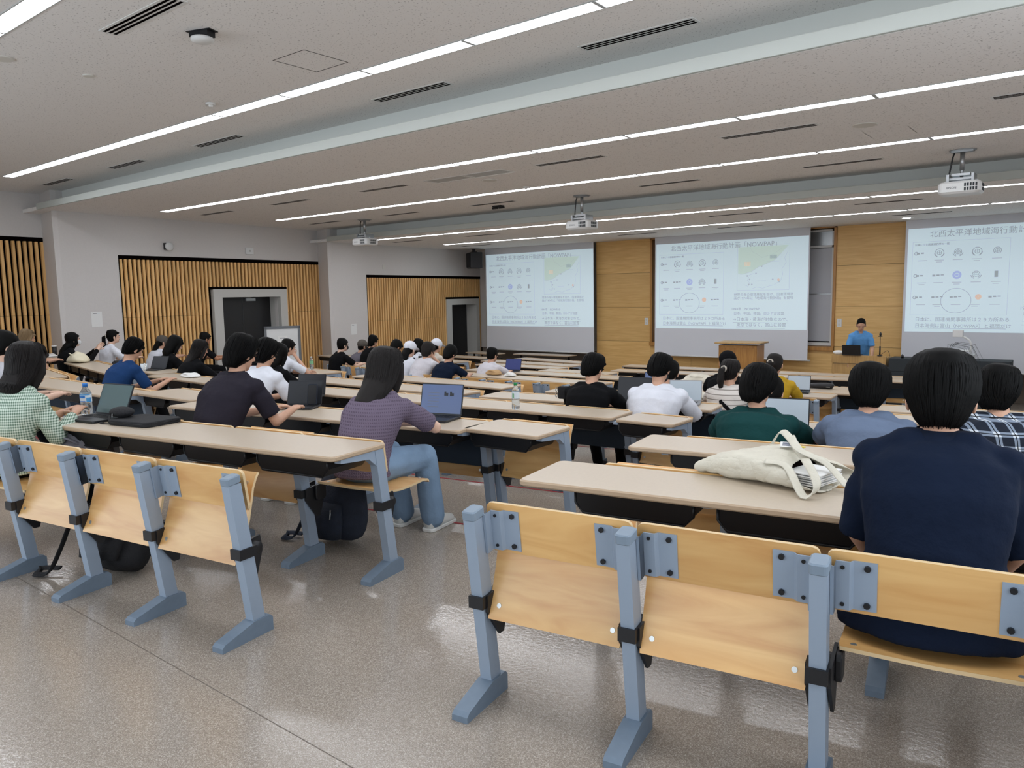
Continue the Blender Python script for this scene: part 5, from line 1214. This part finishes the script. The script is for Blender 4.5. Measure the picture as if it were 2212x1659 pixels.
for x, lab in ((-9.67, 'light switch plate on the wood wall left of the whiteboard'), (-4.87, 'light switch plate on the wood wall behind the lecturer')):
    t = thing('light_switch', lab, 'switch', (x, 17.87, H0-.75)); obj('plate', MB().rbox(-.05, .05, -.012, 0, -.09, .09, .008, axis='y').mesh('m', 'white_plastic'), t)
    for q in (-.04, .04): obj('rocker', MB().box(-.02, .02, -.016, -.012, q-.025, q+.025).mesh('m', 'off_white'), t)
t = thing('loudspeaker', 'large black loudspeaker hung from the ceiling beside the left screen', 'speaker', (-15.05, 17.25, H0+1.04), R(-35))
obj('cabinet', MB().rbox(-.24, .24, -.17, .2, -.24, .22, .03).mesh('c', 'black_plastic'), t); obj('grille', MB().rbox(-.22, .22, -.185, -.17, -.21, .20, .02, axis='y').mesh('g', 'fabric_black'), t); obj('hanger', MB().box(-.04, .04, -.04, .04, .2, .33).box(-.12, .12, -.06, .06, .22, .245).mesh('h', 'black_metal'), t)
# pulpit and lecture desk
ZF = level(99)
t = thing('pulpit', 'wooden pulpit with overhanging top in front of middle screen', 'pulpit', (-6.50, 16.35, ZF), R(4)); zt = H0-1.12-ZF
obj('cabinet', MB().rbox(-.42, .42, -.28, .28, 0, zt-.06, .01, seg=1).mesh('c', 'lectern_wood'), t); obj('front_panel', MB().rbox(-.36, .36, -.29, -.28, .08, zt-.12, .004, axis='y', seg=1).mesh('c', 'lectern_wood'), t)
obj('top_board', MB().rbox(-.50, .50, -.34, .34, zt-.03, zt, .02).mesh('c', 'desk_wood'), t); obj('top_edge', MB().box(-.505, .505, -.345, .345, zt-.035, zt-.028).mesh('c', 'metal_blue'), t)
t = thing('lecture_desk', 'pale wooden lecture desk with panelled front below the lecturer', 'desk', (-3.98, 16.05, ZF), R(2)); zt = H0-1.31-ZF
obj('cabinet', MB().rbox(-.50, .50, -.05, .45, 0, zt-.18, .005, seg=1).mesh('c', 'desk_wood'), t); obj('top_rail', MB().rbox(-.50, .50, -.08, .0, zt-.16, zt, .005, seg=1).mesh('c', 'desk_wood'), t); obj('front_panel', MB().box(-.46, .50, -.065, -.05, 0, zt-.17).mesh('c', 'desk_wood'), t)
obj('side_panel', MB().box(-.50, -.47, .0, .45, zt-.18, zt-.03).mesh('c', 'desk_wood'), t); obj('side_panel', MB().box(.47, .50, .0, .45, zt-.18, zt-.03).mesh('c', 'desk_wood'), t); obj('worktop', MB().box(-.47, .47, 0, .45, zt-.2, zt-.17).mesh('c', 'laminate'), t)
t2 = thing('laptop', 'black laptop open in front of the lecturer, seen from behind', 'laptop', (-4.10, 16.03, ZF+zt+.002), R(182))
obj('base', MB().rbox(-.17, .17, -.12, .11, 0, .015, .01).mesh('b', 'black_plastic'), t2); obj('lid', MB().rbox(-.17, .17, 0, .008, 0, .20, .01, axis='y', M=Matrix.Translation((0, .10, .012)) @ Matrix.Rotation(R(-12), 4, 'X')).mesh('b', 'black_plastic'), t2)
t2 = thing('tissue_pack', 'small white lumpy pack at the left end of the lecture desk', 'pack', (-4.36, 16.02, ZF+zt)); obj('pack', MB().ell((0, 0, .045), (.11, .05, .045), 12, 8).mesh('b', 'paper_white'), t2)
t2 = thing('microphone_stand', 'thin black microphone on a stand at right of lecture desk', 'microphone', (-3.60, 16.02, ZF+zt))
obj('stand_base', lathe([(.05, 0), (.05, .012), (.012, .02)]).mesh('b', 'black_metal'), t2); obj('rod', MB().tube([(0, 0, .01), (0, 0, .19)], .014, 8).tube([(0, 0, .19), (0, 0, .38)], .005, 8).mesh('b', 'black_metal'), t2); obj('microphone_head', MB().ell((0, 0, .42), (.022, .022, .04), 10, 8).box(-.035, .035, -.01, .01, .375, .39).mesh('b', 'black_plastic'), t2)
strap([(.01, 0, .02), (.1, 0, .09), (.15, 0, .10), (.18, 0, .0)], .01, 'black_plastic', t2, 'cable', .004)
t = thing('equipment_console', 'dark grey equipment console right of the wooden lecture desk', 'console', (-2.75, 16.05, ZF), R(2)); zt2 = H0-1.345-ZF
obj('cabinet', MB().rbox(-.68, 1.3, -.05, .5, 0, zt2, .01, seg=1).mesh('c', 'panel_dark'), t)
for k in range(4): obj('door_panel', MB().rbox(-.67+k*.49, -.19+k*.49, -.06, -.05, .04, zt2-.25, .004, axis='y', seg=1).mesh('c', 'panel_dark'), t); obj('drawer_front', MB().rbox(-.67+k*.49, -.19+k*.49, -.06, -.05, zt2-.24, zt2-.02, .004, axis='y', seg=1).mesh('c', 'panel_dark'), t)
for x, lab in ((-3.22, 'small black knob microphone nearest the microphone stand'), (-2.98, 'small black knob microphone in the middle of the console'), (-2.88, 'small black knob microphone rightmost of three on the console')):
    t2 = thing('table_microphone', lab, 'microphone', (x, 16.12, ZF+zt2)); obj('capsule', MB().tube([(0, 0, 0), (0, 0, .05), (0, 0, .075)], [.025, .024, .01], 10).mesh('c', 'black_plastic'), t2)
t2 = thing('document_camera', 'white document camera with arm on the equipment console', 'camera', (-2.35, 16.2, ZF+zt2))
obj('base_box', MB().rbox(-.35, .3, -.1, .25, 0, .10, .02).mesh('c', 'white_plastic'), t2); obj('control_panel', MB().box(-.28, -.14, -.103, -.1, .02, .08).mesh('c', 'panel_dark'), t2)
obj('stage', MB().rbox(-.2, .25, -.06, .16, .155, .18, .02).mesh('c', 'white_plastic'), t2); strap([(.24, 0, .10), (.25, 0, .26), (.22, 0, .36), (.12, 0, .43)], .05, 'white_plastic', t2, 'arm', .018); obj('camera_head', MB().rbox(-.05, .12, -.05, .05, .42, .55, .015).mesh('c', 'white_plastic'), t2)
# presenter chairs and front tables
def ftable(x, y, w, rz, lab):
    t = thing('front_table', lab, 'table', (x, y, ZF), R(rz)); obj('table_top', desk_mesh(w, .5), t, (-w/2, .25, .72)); zt = .72
    obj('shelf', MB().box(-w/2+.08, w/2-.08, -.18, .18, .56, .58).mesh('s', 'black_metal'), t); obj('front_board', MB().box(-w/2+.1, w/2-.1, .17, .19, .22, .56).mesh('s', 'brown_dark'), t)
    for a in (-1, 1): obj('leg', MB().box(a*(w/2-.12)-.02, a*(w/2-.12)+.02, -.02, .02, .04, .69).mesh('l', 'black_metal'), t); obj('foot', MB().box(a*(w/2-.12)-.025, a*(w/2-.12)+.025, -.22, .22, 0, .04).mesh('l', 'black_metal'), t)
ftable(-12.45, 17.15, 1.85, 1, 'long beige table standing in front under the left screen')
ftable(-14.4, 16.9, 1.3, -12, 'beige table in the front left corner below the loudspeaker')

finish()
